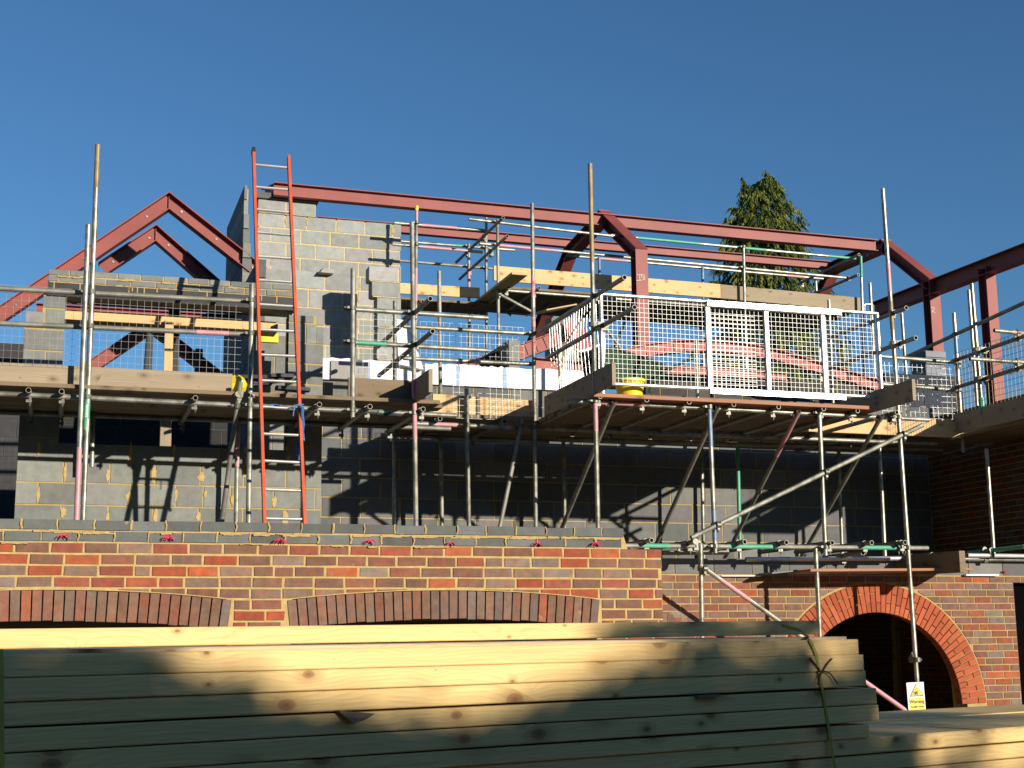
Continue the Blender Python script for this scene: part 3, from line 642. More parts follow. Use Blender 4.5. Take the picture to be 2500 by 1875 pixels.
def beam(name, label, p0, p1, h, b, up=V((0,0,1)), m='oxide', tw=.009, tf=.013): mb = MB(); c = (p0+p1)/2; mb.ibeam(p0, p1, h, b, up, tw, tf); return tag(mb.build(name, m, None, c), label, 'steel beam')
beam('steel_beam', 'long red steel ridge beam running from the gable wall to the right portal', P((668,463), 20.5), P((2138,601), 20.5), .205, .15)
beam('steel_beam', 'short dark red steel stub at the left end of the ridge beam, on the gable', P((680,463), 20.62), P((647,477), 21.7), .19, .14)
beam('steel_beam', 'long red steel purlin below and behind the ridge beam', P((775,541), 22.4), P((2035,650), 22.4), .155, .13)
xe = P('e 2212 760', 16.9).x
beam('steel_beam', 'dark red steel beam rising to the right edge behind the right wing', PX((2132,759), xe), PX((2560,596), xe), .25, .2)
pt = PX((2409,672), xe); o = beam('steel_post', 'dark red steel post under the beam at the right edge', pt+V((0,0,.12)), V((pt.x, pt.y, 4.0)), .2, .18, V((0,1,0)))
beam('steel_beam', 'red steel beam behind the timber plate in the wide opening', P('f 300 395', 18), P('f 2050 500', 18), .14, .12)
def portal(label, ecol, Dc, apex, mid, foot, h=.2, base=4.1):
    t = thing('steel_portal', label, 'steel frame'); E = P(ecol, Dc); t.location = (E.x, E.y, base); X = E.x; A, B, C_ = PX(apex, X), PX(mid, X), PX(foot, X)
    def seg_(n, p, q, e0=0, e1=0):
        d = (q-p).normalized(); up = V((0,-d.z,d.y)); mb = MB(); mb.ibeam(p-d*e0, q+d*e1, h, h, up, .012, .016); return mb.build(n, 'oxide', t)
    seg_('column', E+V((0,0,.04)), V((X, E.y, base))); a = seg_('rafter', E, A, .07, .06); c = seg_('rafter', A, B, .06, .06); seg_('leg', B, C_, .05, .6)
    d = (B-A).normalized(); bb = MB()
    for s in (.3, .45, .6, .75):
        for v in (-.04, .04): p = A.lerp(B, s)+V((-.012, 0, v)); bb.tube(p-V((.02,0,0)), p, .016, 8, hollow=False)
    bb.build('bolt', 'galv', c)
    return t, E
pt1, E1 = portal('red steel portal frame in the middle, its column behind the bright mesh gate', (1560,617), 19.25, (1474,530), (1392,618), (1318,800))
pt2, E2 = portal('red steel portal frame at the right, its column on a dark pier', (2272,690), 19.25, (2160,600), (2036,654), (2003,722))
def strokes(name, parent, X, D, z, s, polys):
    mb = MB()
    for pl in polys:
        for a, b_ in zip(pl, pl[1:]): mb.bar((X+a[0]*s, D, z+a[1]*s), (X+b_[0]*s, D, z+b_[1]*s), .008, .002, V((0,1,0)))
    return mb.build(name, 'chalk', parent)
c1 = P('d 565 960', 19.148); strokes('chalk_mark', pt1, c1.x, 19.147, c1.z, .07, [[(-.9,.6),(.9,.75)],[(-1,-.7),(.5,-.55)],[(-.2,.8),(-.15,-.6)],[(.6,.7),(.2,.5),(.25,.1),(.7,.15),(.8,-.3),(.3,-.6)],[(.95,.6),(1,-.5)]])
c1 = P('j 1445 405', 19.148); strokes('chalk_mark', pt2, c1.x, 19.147, c1.z, .055, [[(-.6,.7),(0,.95),(.5,.5),(-.6,-.7),(.1,-.5),(.7,-.8)]])
def curved(label, pts, D, h, b, m):
    P3 = [P(q, D) for q in pts]; mb = MB()
    sm = []
    for k in range(len(P3)-1):
        p0, p1, p2, p3 = P3[max(k-1,0)], P3[k], P3[k+1], P3[min(k+2, len(P3)-1)]
        for s in range(4):
            t = s/4; sm.append(.5*((2*p1)+(p2-p0)*t+(2*p0-5*p1+4*p2-p3)*t*t+(3*p1-p0-3*p2+p3)*t*t*t))
    sm.append(P3[-1])
    for a, c in zip(sm, sm[1:]):
        d = (c-a).normalized(); up = V((-d.z,0,d.x)); up = -up if up.z < 0 else up; mb.ibeam(a-d*.006, c+d*.006, h, b, up, .009, .014)
    return tag(mb.build('curved_beam', m, None, sum(sm, V((0,0,0)))/len(sm)), label, 'steel beam')
curved('pink red curved steel beam arching behind the bright mesh gate', [(1425,915),(1530,868),(1620,850),(1717,845),(1800,851),(1880,865),(1960,887),(2040,911),(2150,945)], 17.3, .17, .15, 'oxide_pink')
curved('lower pink red curved steel beam lying under the arched one', [(1585,903),(1700,906),(1800,911),(1918,921)], 17.0, .12, .12, 'oxide_pink')
curved('dark red curved steel beam sloping down left of the mesh gate', [(1120,905),(1180,889),(1240,870),(1330,838),(1400,808)], 17.6, .20, .16, 'oxide')
p0, p1 = P('i 20 862', 16.9), P('i 480 862', 16.9); beam('steel_beam', 'pale pink steel beam just above the right end of the white insulation', p0, V((p1.x, p0.y, p0.z-.03)), .17, .14, m='oxide_pink')
mb = MB(); poly = [P(q, 17.45) for q in ('i 245 515','i 390 510','i 440 580','i 500 700','i 500 760','i 430 765','i 380 720','i 320 640','i 290 570')]
n_ = len(poly); bk_ = [q+V((0,.12,0)) for q in poly]; mb.face(poly); mb.face(bk_[::-1])
for k in range(n_): mb.face([poly[k], bk_[k], bk_[(k+1) % n_], poly[(k+1) % n_]])
tag(mb.build('steel_plate', 'oxide', None, poly[0]), 'dark red curved steel plate behind the wire mesh left of the gate', 'steel plate')
def blockbox(label, a, b_, D, dep, zb=3.9, pal=BK):
    p, q = P(a, D), P(b_, D); t = thing('block_pier', label, 'pier'); t.location = ((p.x+q.x)/2, D, zb); mb = MB(); courses(mb, p.x, q.x, zb, p.z, D, .45, .225, .012, pal, dep, cuts=0); mb.build('blockwork', 'block_clean', t)
    mb = MB(); mb.box(p.x+.004, q.x-.004, D+.008, D+dep-.01, zb, p.z-.01); mb.build('mortar', 'mortar_far', t); return p, q
p, q = blockbox('grey block pier with a plywood sheet on top, left of the gate', 'i 160 455', 'i 430 500', 18.0, .3)
tag(plank('plywood_sheet', P('i 30 440', 17.6)+V((0,0,.02)), P('i 285 410', 17.8)+V((0,0,.05)), .45, .02, 'ply'), 'splintered plywood sheet lying on a grey block pier', 'plywood')
p, q = P('h 1597 655', 17.1), P('h 1690 770', 17.1); t = thing('block_wall', 'grey block stub wall end between the white insulation and the red beams', 'wall'); t.location = (p.x, 17.1, 4)
mb = MB(); mb.box(p.x, q.x, 17.1, 20.2, q.z-.9, p.z, 0, BK[2][0]); mb.build('blockwork', 'block_clean', t)
p = P('h 680 560', 16.1); mb = MB(); mb.hexa([(p.x-.02,16.05,p.z-.45),(p.x+.28,16.05,p.z-.5),(p.x+.28,16.2,p.z-.5),(p.x-.02,16.2,p.z-.45),(p.x-.06,16.1,p.z+.12),(p.x+.1,16.1,p.z+.1),(p.x+.1,16.2,p.z+.1),(p.x-.06,16.2,p.z+.12)])
tag(mb.build('plaster_sheet', 'white_plastic', None, p), 'torn white sheet leaning behind the post at the end of the left deck', 'sheet')

pa, pb = P((1575,908), 18.2), P((2145,930), 18.2); t = thing('block_wall', 'dim low block wall behind the curved pink beams and the gate', 'wall'); t.location = (pa.x, 18.2, 3.9)
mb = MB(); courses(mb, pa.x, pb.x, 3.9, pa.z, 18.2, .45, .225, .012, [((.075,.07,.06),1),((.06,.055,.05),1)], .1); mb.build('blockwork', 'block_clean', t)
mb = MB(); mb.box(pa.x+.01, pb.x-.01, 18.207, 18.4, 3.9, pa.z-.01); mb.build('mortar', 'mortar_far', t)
gb = thing('block_wall', 'dark block wall at the back of the rooms behind the two flat brick arches', 'wall'); gb.location = (0.5, 15.1, 0)
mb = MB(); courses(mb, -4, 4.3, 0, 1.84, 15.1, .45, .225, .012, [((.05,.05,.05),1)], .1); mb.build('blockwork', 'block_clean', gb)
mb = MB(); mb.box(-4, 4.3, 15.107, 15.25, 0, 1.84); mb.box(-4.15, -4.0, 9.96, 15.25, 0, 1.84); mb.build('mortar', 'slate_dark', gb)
# ------------------------------------------------------------------ scaffold in front of the left wall
D1 = 13.15; LB = 13.21
sL = scaffold('grey tube scaffold carrying the left deck, the orange ladder leaning on it', (1.5, D1, 2.08))
ax_(sL, 'pole', 'a 825 185', D1, 'k 700 1005', D1, zb=2.08, bands=[(0,.12,'galv_rust')], label='tall grey pole at the left with a green tag')
ax_(sL, 'pole', 'a 745 860', D1-.09, 'k 645 1005', D1-.09, zb=2.08, bands=[(.76,1,'pink_paint')])
ax_(sL, 'pole', '227 1000', 14.45, '224 1140', 14.45)
ax_(sL, 'pole', 'f 2125 185', D1, 'k 2095 1035', D1, zb=2.08)
ax_(sL, 'brace', (587,932), D1-.07, (541,1278), 13.4, 'galv_dull', zb=2.08)
ax_(sL, 'pole', (581,1000), 14.45, (576,1279.5), 14.45, zb=2.08, bands=[(.2,.5,'pink_paint')])
ax_(sL, 'pole', (861.5,656), D1, (860.6,1019), D1)
ax_(sL, 'pole', (1005.6,543), D1, (1015.8,1286.7), D1, zb=2.08, bands=[(.52,.72,'pink_paint')])
ax_(sL, 'ledger', (-140,954.4), LB, (1114,1014.7), LB, 'galv', bands=[(.0,.06,'galv_dull')])
ax_(sL, 'guard_rail', (-140,697), LB, (607,735.5), LB, 'galv_dull', ext1=.06)
ax_(sL, 'guard_rail', (-140,783), LB, (607.6,816.5), LB, 'galv_dull', bands=[(.82,.93,'pink_paint')], ext1=.06)
ax_(sL, 'guard_rail', 'h 205 392', LB, 'h 1420 470', LB)
ax_(sL, 'guard_rail', 'h 200 672', LB, 'h 1420 745', LB, bands=[(.09,.29,'green_paint')])
ax_(sL, 'ledger', (-140,1001.5), 14.52, (1100,1047), 14.52, 'galv_dull')
for t in ('f 240 1080','f 520 1090','f 1650 1145','g 1313 1200','g 1740 1218','h 875 1240', (-60,946)): nx_(sL, 'transom', t, 13.05, 1.62, 'galv_dull')
nx_(sL, 'guard_rail', 'h 935 308', 12.55, 2.35, 'galv_dull'); nx_(sL, 'guard_rail', 'h 955 583', 12.55, 2.35, 'galv_dull')
join_up(sL)
zdL = P((606,989), LB).z+.075
tg = MB(); a, b_ = P('f 735 1190', D1), P('f 728 1325', D1); tg.tube(a, b_, TR+.005, 14, 0)
for k in range(4): c = a.lerp(b_, .2+.2*k)+V((0,-TR-.006,0)); tg.bar(c-V((.008,0,.012)), c+V((.008,0,.012)), .01, .002, V((0,1,0)), 1); tg.bar(c+V((.008,0,-.012)), c+V((-.008,0,.012)), .006, .002, V((0,1,0)), 1)
t_ = tg.build('tag_sleeve', ['green_paint','sign_white'], sL)
tg = MB(); a, b_ = P('h 480 1268', LB), P('h 600 1278', LB); tg.tube(a, b_, TR+.004, 14, 0)
for k in range(6): c = a.lerp(b_, .2+.11*k)+V((0,-TR-.005,.004)); tg.box(c.x-.007, c.x+.007, c.y-.001, c.y, c.z-.006, c.z+.006, 1)
tg.build('tag_sleeve', ['slate_dark','green_paint'], sL)
def deck(ul, ur, D0, z, n, lab, group, m='old_board', wv=.225, first_m=None, sides=None):
    for k in range(n):
        y = D0+wv*(k+.5); e = R_.uniform(-.04, .05)
        o = plank('scaffold_board', (ul+R_.uniform(-.03,.03), y, z+.019), (ur+e, y, z+.019), wv-.012, .038, first_m if (first_m and k == 0) else m)
        tag(o, lab[0]+('front board','second board from the front','third board from the front','fourth board from the front','fifth board from the front','sixth board from the front','seventh board from the front')[k]+lab[1], 'board', group)
GL = 'boards of the left deck'
deck(U((-140,950), D1), P('h 1020 1210', 13.25).x, D1-.03, zdL, 7, ('weathered ',' of the left scaffold deck, behind the orange ladder'), GL, 'dark_board')
board_uz('toe_board', (-140,880+66), 13.27, 'f 1955 1140', 13.27, .225, .038, 'old_board', '') if False else None
o = board_uz('toe_board', (-140,938.5), 'f 1955 1140', 13.27, .225, .038, 'old_board', 'long pale toe board on edge along the left deck, left of the ladder', None, 'board')
o = board_uz('toe_board', 'h 240 1166', 'h 780 1190', 13.27, .225, .038, 'dark_board', 'brown toe board on edge between the ladder and the end of the left deck', None, 'board')
p = P('h 948 1100', 12.6); tag(plank('toe_board', p+V((-.01,0,.115)), p+V((-.01,1.0,.115)), .038, .225, 'old_board', endmat=0), 'toe board on edge closing the right end of the left deck', 'board')
# orange ladder
ld_ = thing('ladder', 'orange ladder with metal rungs leaning on the left scaffold', 'ladder'); DT, DBt = 13.9, 12.4
def lad(a, b_):
    p0 = P(a, DT); p1 = P(b_, DBt); return p0, ext_z(p0, p1, 2.08)
lA, lB = lad('b 410 240', 'l 158 1035'), lad('b 706 285', 'l 497 1040'); ld_.location = (lA[1]+lB[1])/2
fw = (lA[1]-lA[0]).normalized()
for k, (a, b_) in enumerate((lA, lB)):
    mb = MB(); sd = (lB[0]-lA[0]).normalized(); nn = fw.cross(sd).normalized(); d = (b_-a); 
    mb.obox((a+b_)/2, d/2, sd*.0135, nn*.033); o = mb.build('stile', 'orange_rail', ld_)
    if k == 0: mb = MB(); mb.obox(a, fw*.03, sd*.016, nn*.036); mb.build('end_cap', 'black_steel', o)
def on_line(a, b_, t):      # point of the stile whose image height is that of pixel t
    y = px(t)[1]; lo, hi = 0.0, 1.0
    for _ in range(40):
        m_ = (lo+hi)/2; q = a.lerp(b_, m_)-CAM; yy = 937.5-F*q.dot(_u)/q.dot(_f)
        if yy < y: lo = m_
        else: hi = m_
    return a.lerp(b_, lo)
RG = [('b 430 352','b 695 380'),('b 435 540','b 703 565'),('b 438 728','b 712 757'),('b 440 922','b 720 948'),('b 450 1125','b 725 1145'),('b 458 1325','b 738 1345'),('g 805 355','g 1090 375'),('g 815 568','g 1100 585'),('g 822 780','g 1105 795'),('g 828 997','g 1115 1012'),('g 832 1220','g 1120 1240'),('g 838 1448','g 1138 1462'),('l 150 500','l 455 517'),('l 165 742','l 470 755'),('l 170 988','l 480 995')]
for a, b_ in RG:
    mb = MB(); mb.tube(on_line(*lA, a), on_line(*lB, b_), .0145, 10, hollow=False); mb.build('rung', 'alu', ld_)
for pts, lb in ((('g 1150 1215','g 1165 1260','g 1172 1330','g 1165 1400','g 1176 1460','g 1178 1515'), 0), (('g 1142 1480','g 1130 1520','g 1128 1570','g 1136 1610','g 1140 1650'), 0)):
    pass
rp = thing('rope', 'blue twisted rope tied to the right stile of the orange ladder', 'rope'); rp.location = P('g 1160 1300', 12.75)
for pts in (('g 1120 1210','g 1150 1203','g 1170 1230','g 1168 1290','g 1176 1370','g 1168 1430','g 1180 1520'), ('g 1150 1480','g 1134 1500','g 1126 1560','g 1134 1610','g 1142 1665','l 455 480')):
    q = [P(t, 12.75) for t in pts]; mb = MB(); s = []
    for a, b_ in zip(q, q[1:]):
        for k in range(7): s.append(a.lerp(b_, k/7))
    for ph in (0, 2.1, 4.2): mb.path([c+V((math.cos(k*.9+ph)*.010, math.sin(k*.9+ph)*.010, 0)) for k, c in enumerate(s)], .007, 5)
    mb.build('strand', 'blue_rope', rp)
mb = MB(); c = P('g 1130 1205', 12.75); mb.path([P(t, 12.74) for t in ('g 1180 1200','g 1130 1203','g 1090 1210','g 1098 1240','g 1090 1300')], .006, 6); mb.path([P(t, 12.73) for t in ('g 1000 1210','g 930 1200','g 880 1205')], .004, 6); mb.build('knot', 'blue_rope', rp)
# ------------------------------------------------------------------ middle scaffold (set back)
D2 = 14.5
sM = scaffold('grey tube scaffold set back in the middle between the left deck and the bright gate', (3.9, D2, 2.3))
ax_(sM, 'pole', 'h 1240 1065', D2, 'm 155 1065', D2, zb=2.08)
ax_(sM, 'pole', (1299,497), D2, 'm 720 1070', D2, zb=2.08, bands=[(.23,.3,'red_paint'),(.36,.39,'red_paint'),(.43,.465,'red_paint'),(.3,.33,'alu')], label='pole with red and white paint marks')
ax_(sM, 'brace', 'm 605 150', D2, 'm 415 1065', D2-.05, 'galv_dull', zb=2.08)
ax_(sM, 'pole', (1072,662), 15.6, (1079,1287), 15.6, 'galv', zb=2.1)
ax_(sM, 'pole', 'm 950 290', 15.6, 'm 965 1080', 15.55, zb=2.1)
ax_(sM, 'pole', (964,735), 15.6, (962,1287), 15.55, zb=2.1)
ax_(sM, 'ledger', 'h 822 1362', D2+.06, 'h 1800 1400', D2+.06, bands=[(.15,.38,'pink_paint')], ext0=.1, ext1=5.2)
ax_(sM, 'ledger', (930,1062), 15.66, (1340,1078), 15.66, 'galv_dull')
ax_(sM, 'guard_rail', 'h 820 548', D2+.06, 'h 1800 605', D2+.06, 'galv', ext0=.15)
ax_(sM, 'guard_rail', 'h 820 815', D2+.06, 'h 1795 860', D2+.06, 'galv', ext0=.15)
for t in ('h 1018 1322','h 1560 1345'): nx_(sM, 'transom', t, 14.4, 1.45, 'galv_dull')
join_up(sM)
zdM = P('h 1300 1380', D2+.06).z+.075
deck(P('h 830 1340', D2).x, 11.1, D2-.02, zdM, 7, ('weathered ',' of the middle deck, set back under the white insulation'), 'boards of the middle deck', 'dark_board')
o = board_uz('toe_board', 'h 990 1285', 'h 1830 1338', 14.57, .225, .038, 'new_board', 'sunlit toe board along the middle deck, in the shadow of wire mesh', None, 'board', ext0=.05)
# ------------------------------------------------------------------ right scaffold, standing forward
D3 = 12.8; LB3 = 12.87
sR = scaffold('grey tube scaffold standing forward at the right, carrying the bright mesh gate', (6.8, D3, 1.2))
ax_(sR, 'pole', (1440.5,400), D3, 'm 1245 1085', D3, zb=2.0, bands=[(0,.28,'galv_rust'),(.62,.74,'pink_paint')], label='tall pole with a rusty yellow top')
ax_(sR, 'pole', 'i 1490 1180', D3, 'n 645 1280', D3, 'galv', bands=[(0,.30,'blue_paint'),(.72,.92,'blue_paint')], label='pole with faded blue paint')
ax_(sR, 'pole', 'n 1520 60', D3, 'n 1575 1300', D3)
ax_(sR, 'pole', (2155,461), D3, 's 1310 930', D3, zb=.05, bands=[(.16,.22,'pink_paint'),(.24,.3,'galv_rust')], label='tall pole at the right running down to the warning sign')
ax_(sR, 'pole', (1800,1060), 15.6, 'n 850 1170', 15.6, 'galv', zb=2.3, bands=[(0,1,'green_paint')], label='pole with green paint')
ax_(sR, 'pole', (1712,1070), 15.6, 'n 545 1200', 15.6, zb=2.3)
ax_(sR, 'pole', (2046,1060), 15.6, 'o 675 1210', 15.6, zb=2.3)
ax_(sR, 'pole', 'o 985 200', D2+.1, 'o 1040 1330', D2+.1, zb=2.4)
for a, b_ in (('m 1380 0','m 935 1080'),('i 1565 1220','n 150 1195'),('n 1350 85','n 800 1175'),('n 2050 120','n 1430 1205')):
    ax_(sR, 'brace', a, D3-.0, b_, 14.6, 'galv_dull', zb=2.4, bands=[(0,.32,'pink_paint')] if a == 'n 1350 85' else None)
ax_(sR, 'brace', 'n 440 1150', 12.72, 'o 1355 200', 12.72, 'galv')
ax_(sR, 'ledger', 'i 300 1168', LB3, 'o 1410 155', LB3, 'galv', bands=[(.06,.2,'pink_paint')])
ax_(sR, 'ledger', 'm 1400 1217', LB3, 'o 1400 1238', LB3, 'galv_dull', bands=[(.08,.16,'green_paint'),(.34,.5,'green_paint'),(.78,.9,'green_paint')], ext0=.3)
ax_(sR, 'ledger', 'n 195 1278', 13.15, 'n 750 1275', 13.15, 'galv_dull')
ax_(sR, 'ledger', 'n 900 1332', 13.3, 'o 1760 1322', 13.3, 'bright_zinc', ext1=.1)
ax_(sR, 'ledger', (1360,1072), 14.9, (2300,1098), 14.9, 'galv_dull')
ax_(sR, 'ledger', 'o 520 325', D2+.16, 'o 1300 350', D2+.16, 'galv', ext1=.3)
for t in ('i 573 1132','i 965 1162','i 1323 1180','i 1700 1200','i 2078 1222','o 523 62','o 810 80','o 1140 92'): nx_(sR, 'transom', t, 12.72, 2.25, 'galv_dull')
for t in ('m 1697 1172','n 475 1183','n 893 1185','n 1245 1190','n 1632 1192','n 1965 1192','o 1210 1190'): nx_(sR, 'transom', t, 12.72, 1.6, 'galv_dull')
for t in ('o 853 1280','o 1438 1292'): nx_(sR, 'transom', t, 12.9, .8, 'galv_dull')
nx_(sR, 'transom', 'o 780 295', D2+.05, 1.4, 'galv_dull')
ax_(sR, 'pole', 'n 520 1200', 12.84, 'r 1775 440', 12.84, zb=.02)
ax_(sR, 'pole', 'n 1490 1240', 12.84, 's 490 550', 12.84, zb=.02)
ax_(sR, 'brace', 'n 510 1378', 12.76, 's 1200 1165', 12.76, 'galv', bands=[(.1,.24,'pink_paint'),(.8,1,'pink_paint')], zb=.6)
nx_(sR, 'guard_rail', 'c 2160 957', 12.05, 2.5, 'galv_dull'); nx_(sR, 'guard_rail', 'i 862 380', 12.0, 2.55, 'galv_dull')
nx_(sR, 'guard_rail', 'e 1220 1215', 12.55, 1.85, 'galv_dull'); nx_(sR, 'guard_rail', 'e 1300 1468', 12.5, 1.9, 'galv_dull')
join_up(sR)
p = P('s 1290 745', D3-.04); place('coupler', COUP, Matrix.Translation(p) @ Matrix.Rotation(.4, 4, 'Z'), sR)
zdR = (P('i 570 1096', 12.7).z+P('o 940 46', 12.7).z)/2-.038
deck(P('i 545 1095', 12.7).x, P('o 945 45', 12.7).x+.06, 12.70, zdR, 7, ('brown ',' of the right deck, below the bright mesh gate'), 'boards of the right deck', 'dark_board', .25, 'red_board')
p = P('i 690 1040', 12.3); tag(plank('toe_board', p+V((0,0,.115)), p+V((0,2.0,.115)), .038, .225, 'old_board'), 'toe board on edge closing the left end of the right deck, beside the yellow bucket', 'board')
p = P('j 1290 1168', 12.25); tag(plank('toe_board', p+V((0,0,.115)), p+V((0,2.1,.115)), .038, .225, 'old_board'), 'toe board on edge closing the right end of the right deck', 'board')
o = board_uz('toe_board', 'o 560 262', 'o 1690 310', 14.42, .225, .038, 'new_board', 'sunlit toe board behind the right end of the right deck, near the wing', None, 'board', ext0=.6)
# ------------------------------------------------------------------ loading gate with welded mesh
gt = thing('loading_gate', 'bright galvanised mesh loading gate on the right deck, in full sunlight', 'gate'); DGt = 12.93
def gp(t): return P(t, DGt)
tl, bl_ = gp('i 582 265'), gp('i 585 900'); tr, br = gp('j 990 440'), gp('j 990 1135'); gt.location = (bl_.x, DGt, zdR)
zt_ = (gp('i 700 275').z+gp('j 960 435').z)/2; zb_ = (gp('i 720 1030').z+gp('j 950 1135').z)/2
def gtube(n, x0, z0, x1, z1, r, m, y=DGt): mb = MB(); mb.tube((x0,y,z0), (x1,y,z1), r, 12, hollow=False); return mb.build(n, m, gt)
xL, xR = (tl.x+bl_.x)/2, (tr.x+br.x)/2
gtube('post', xL, zb_-.12, xL, zt_+.02, .022, 'bright_zinc'); gtube('post', xR, zb_, xR, zt_, .024, 'bright_zinc')
x1 = gp('i 1460 330').x; x2 = gp('j 650 410').x
gtube('rail', xL, zt_, xR, zt_, .017, 'bright_zinc'); gtube('rail', xL, zb_, xR, zb_, .017, 'bright_zinc')
for zz, dz in ((zt_, -.028), (zb_, -.03)):
    mb = MB(); mb.box(x1, x2, DGt-.05, DGt-.018, zz+dz-.028, zz+dz+.03); o = mb.build('cross_bar', 'bright_zinc', gt)
for t in ('i 1485 700','i 1980 700','j 522 700'):
    x = gp(t).x; mb = MB(); mb.box(x-.02, x+.02, DGt-.016, DGt+.02, zb_, zt_-.03); mb.build('post', 'alu', gt)
mb = MB(); w_ = xR-xL-.05; h_ = zt_-zb_-.03; grid_mesh(mb, (xL+.025, DGt+.012, zb_+.015), (w_,0,0), (0,0,h_), int(w_/.05), int(h_/.05), .0009); mb.build('wire_mesh', 'wire_zinc', gt)
mb = MB(); xa, xb = gp('i 1500 600').x, gp('i 1960 600').x; grid_mesh(mb, (xa, DGt+.10, zb_+.02), (xb-xa,0,0), (0,0,h_-.05), int((xb-xa)/.052), int(h_/.05), .0014); mb.build('wire_mesh', 'wire_zinc', gt)
mb = MB(); mb.path([gp(t) for t in ('j 868 425','j 868 365','j 880 352','j 930 355','j 942 368','j 942 430')], .008, 6); mb.build('handle', 'bright_zinc', gt)
mb = MB(); mb.tube(gp('j 720 620')+V((0,.08,0)), gp('j 738 825')+V((0,.08,0)), .012, 8, hollow=False); mb.tube(gp('j 532 490')+V((0,.05,0)), gp('j 555 585')+V((0,.05,0)), .014, 8, hollow=False); mb.build('drop_bolt', 'bright_zinc', gt)
def guard(label, o, a, b_, r=.0009, m='wire_zinc', sp=.065, bow=0.0):
    a, b_ = V(a), V(b_); mb = MB(); grid_mesh(mb, (0,0,0), a, b_, max(1, int(a.length/sp)), max(1, int(b_.length/(sp*1.0))), r, bow)
    ob = mb.build('mesh_guard', m, None); ob.location = o; return tag(ob, label, 'mesh guard', 'wire mesh guards hung on the scaffolds')
zt1_ = P((300,722), 13.25).z; zb1 = P((300,905), 13.25).z
xa = U((-140,800), 13.25); xb = U((214,800), 13.25); guard('wire mesh guard at the far left, left of the tallest pole', (xa, 13.24, zb1), (xb-xa,0,0), (0,0,zt1_-zb1+.03))
xa = U((226,800), 13.25); xb = U((592,800), 13.25); guard('wire mesh guard between the tallest pole and the ladder', (xa, 13.25, zb1), (xb-xa,0,0), (0,0,zt1_-zb1-.02))
p0 = P('h 305 860', 13.25); p1 = P('h 740 440', 13.25); guard('wire mesh guard at the right end of the left deck, below the green rail', (p0.x, 13.25, p0.z-.1), (p1.x-p0.x,0,0), (0,0,p1.z-p0.z+.1))
p0 = P('h 850 870', D2+.1); p1 = P('h 1725 640', D2+.1); guard('thin wire mesh guard along the middle deck, against the sky', (p0.x, D2+.1, p0.z), (p1.x-p0.x,0,0), (0,0,p1.z-p0.z+.12), .0007)
p0 = P('h 1100 1330', D2+.1); guard('wire mesh guard standing behind the sunlit middle toe board', (p0.x, D2-.04, p0.z), (P('h 1690 1330', D2).x-p0.x,0,0), (0,0,.5), .0011)
x = P('i 862 380', 12.0).x; zq = P('i 300 950', 13.6).z; guard('bent wire mesh guard at the left end of the right deck, beside the gate', (x+.04, 12.95, zdR+.12), (0,1.6,0), (0,0,.98), .0011, 'bright_zinc', .08, .03)
p0 = P('j 1020 1300', 14.5); p1 = P('j 1655 860', 14.5); guard('wire mesh guard between the bright gate and the right wing', (p0.x, 14.5, p0.z), (p1.x-p0.x,0,0), (0,0,p1.z-p0.z), .0013, 'wire_zinc', .065, .02)
# ------------------------------------------------------------------ right wing scaffold
sW = scaffold('grey tube scaffold of the right wing, running towards the viewer at the right edge', (10.4, 13.6, 2.3))
ax_(sW, 'pole', 'e 1770 1010', 13.9, 'j 1860 1280', 13.9, zb=4.2, label='pole with a green collar near its foot')
ax_(sW, 'pole', 'e 1745 1065', 15.6, 'e 1790 1660', 15.6, 'galv', zb=4.2)
ax_(sW, 'pole', 'e 1620 1260', 14.46, 'j 1680 1310', 14.46, 'galv', bands=[(.2,.4,'blue_paint')], zb=3.9)
ax_(sW, 'pole', 'o 1895 400', 13.9, 'o 1955 1260', 13.9, zb=2.3)
ax_(sW, 'guard_rail', 'j 2212 345', 13.2, 'j 1220 800', 15.5, 'galv_dull', ext0=.6)
ax_(sW, 'guard_rail', 'j 2212 625', 13.2, 'j 1640 825', 14.46, 'galv_dull', ext0=.6, ext1=.1)
ax_(sW, 'guard_rail', 'j 2212 880', 13.2, 'j 1600 1070', 14.56, 'galv_dull', ext0=.6, ext1=.1)
ax_(sW, 'guard_rail', 'e 1960 1405', 13.3, 'e 2212 1430', 13.3, 'galv', bands=[(.6,1,'pink_paint')], ext1=.3)
ax_(sW, 'guard_rail', 'j 1755 815', 13.3, 'j 2212 845', 13.3, 'galv', ext1=.3)
ax_(sW, 'guard_rail', 'j 1000 795', 14.42, 'j 1640 845', 14.42, 'galv', ext1=.05)
ax_(sW, 'guard_rail', 'j 1015 1028', 14.42, 'j 1640 1080', 14.42, 'galv', ext1=.05)
ax_(sW, 'ledger', 'j 1600 1490', 14.6, 'j 2070 1345', 13.6, 'green_paint', ext1=.9)
ax_(sW, 'ledger', 'o 1735 1298', 13.25, 'o 2212 1305', 13.25, 'bright_zinc', ext1=.3)
ax_(sW, 'ledger', 'o 1735 1330', 13.32, 'o 2212 1335', 13.32, 'galv', ext1=.3)
ax_(sW, 'ledger', 'o 1740 1280', 13.5, 'o 2212 1225', 12.9, 'green_paint')
join_up(sW)
mb = MB(); c = P('j 1855 1215', 13.9); mb.tube(c-V((0,0,.1)), c+V((0,0,.1)), .038, 12, hollow=False); mb.build('collar', 'green_paint', sW)
a = PX('j 2212 1305', 10.42); b_ = PX('j 1690 1440', 10.42); zw = (a.z+b_.z)/2
tag(plank('toe_board', V((10.42, a.y-.9, zw+.115)), V((10.42, 14.45, zw+.115)), .038, .25, 'old_board'), 'weathered toe board on edge along the right wing deck, running to the right edge', 'board')
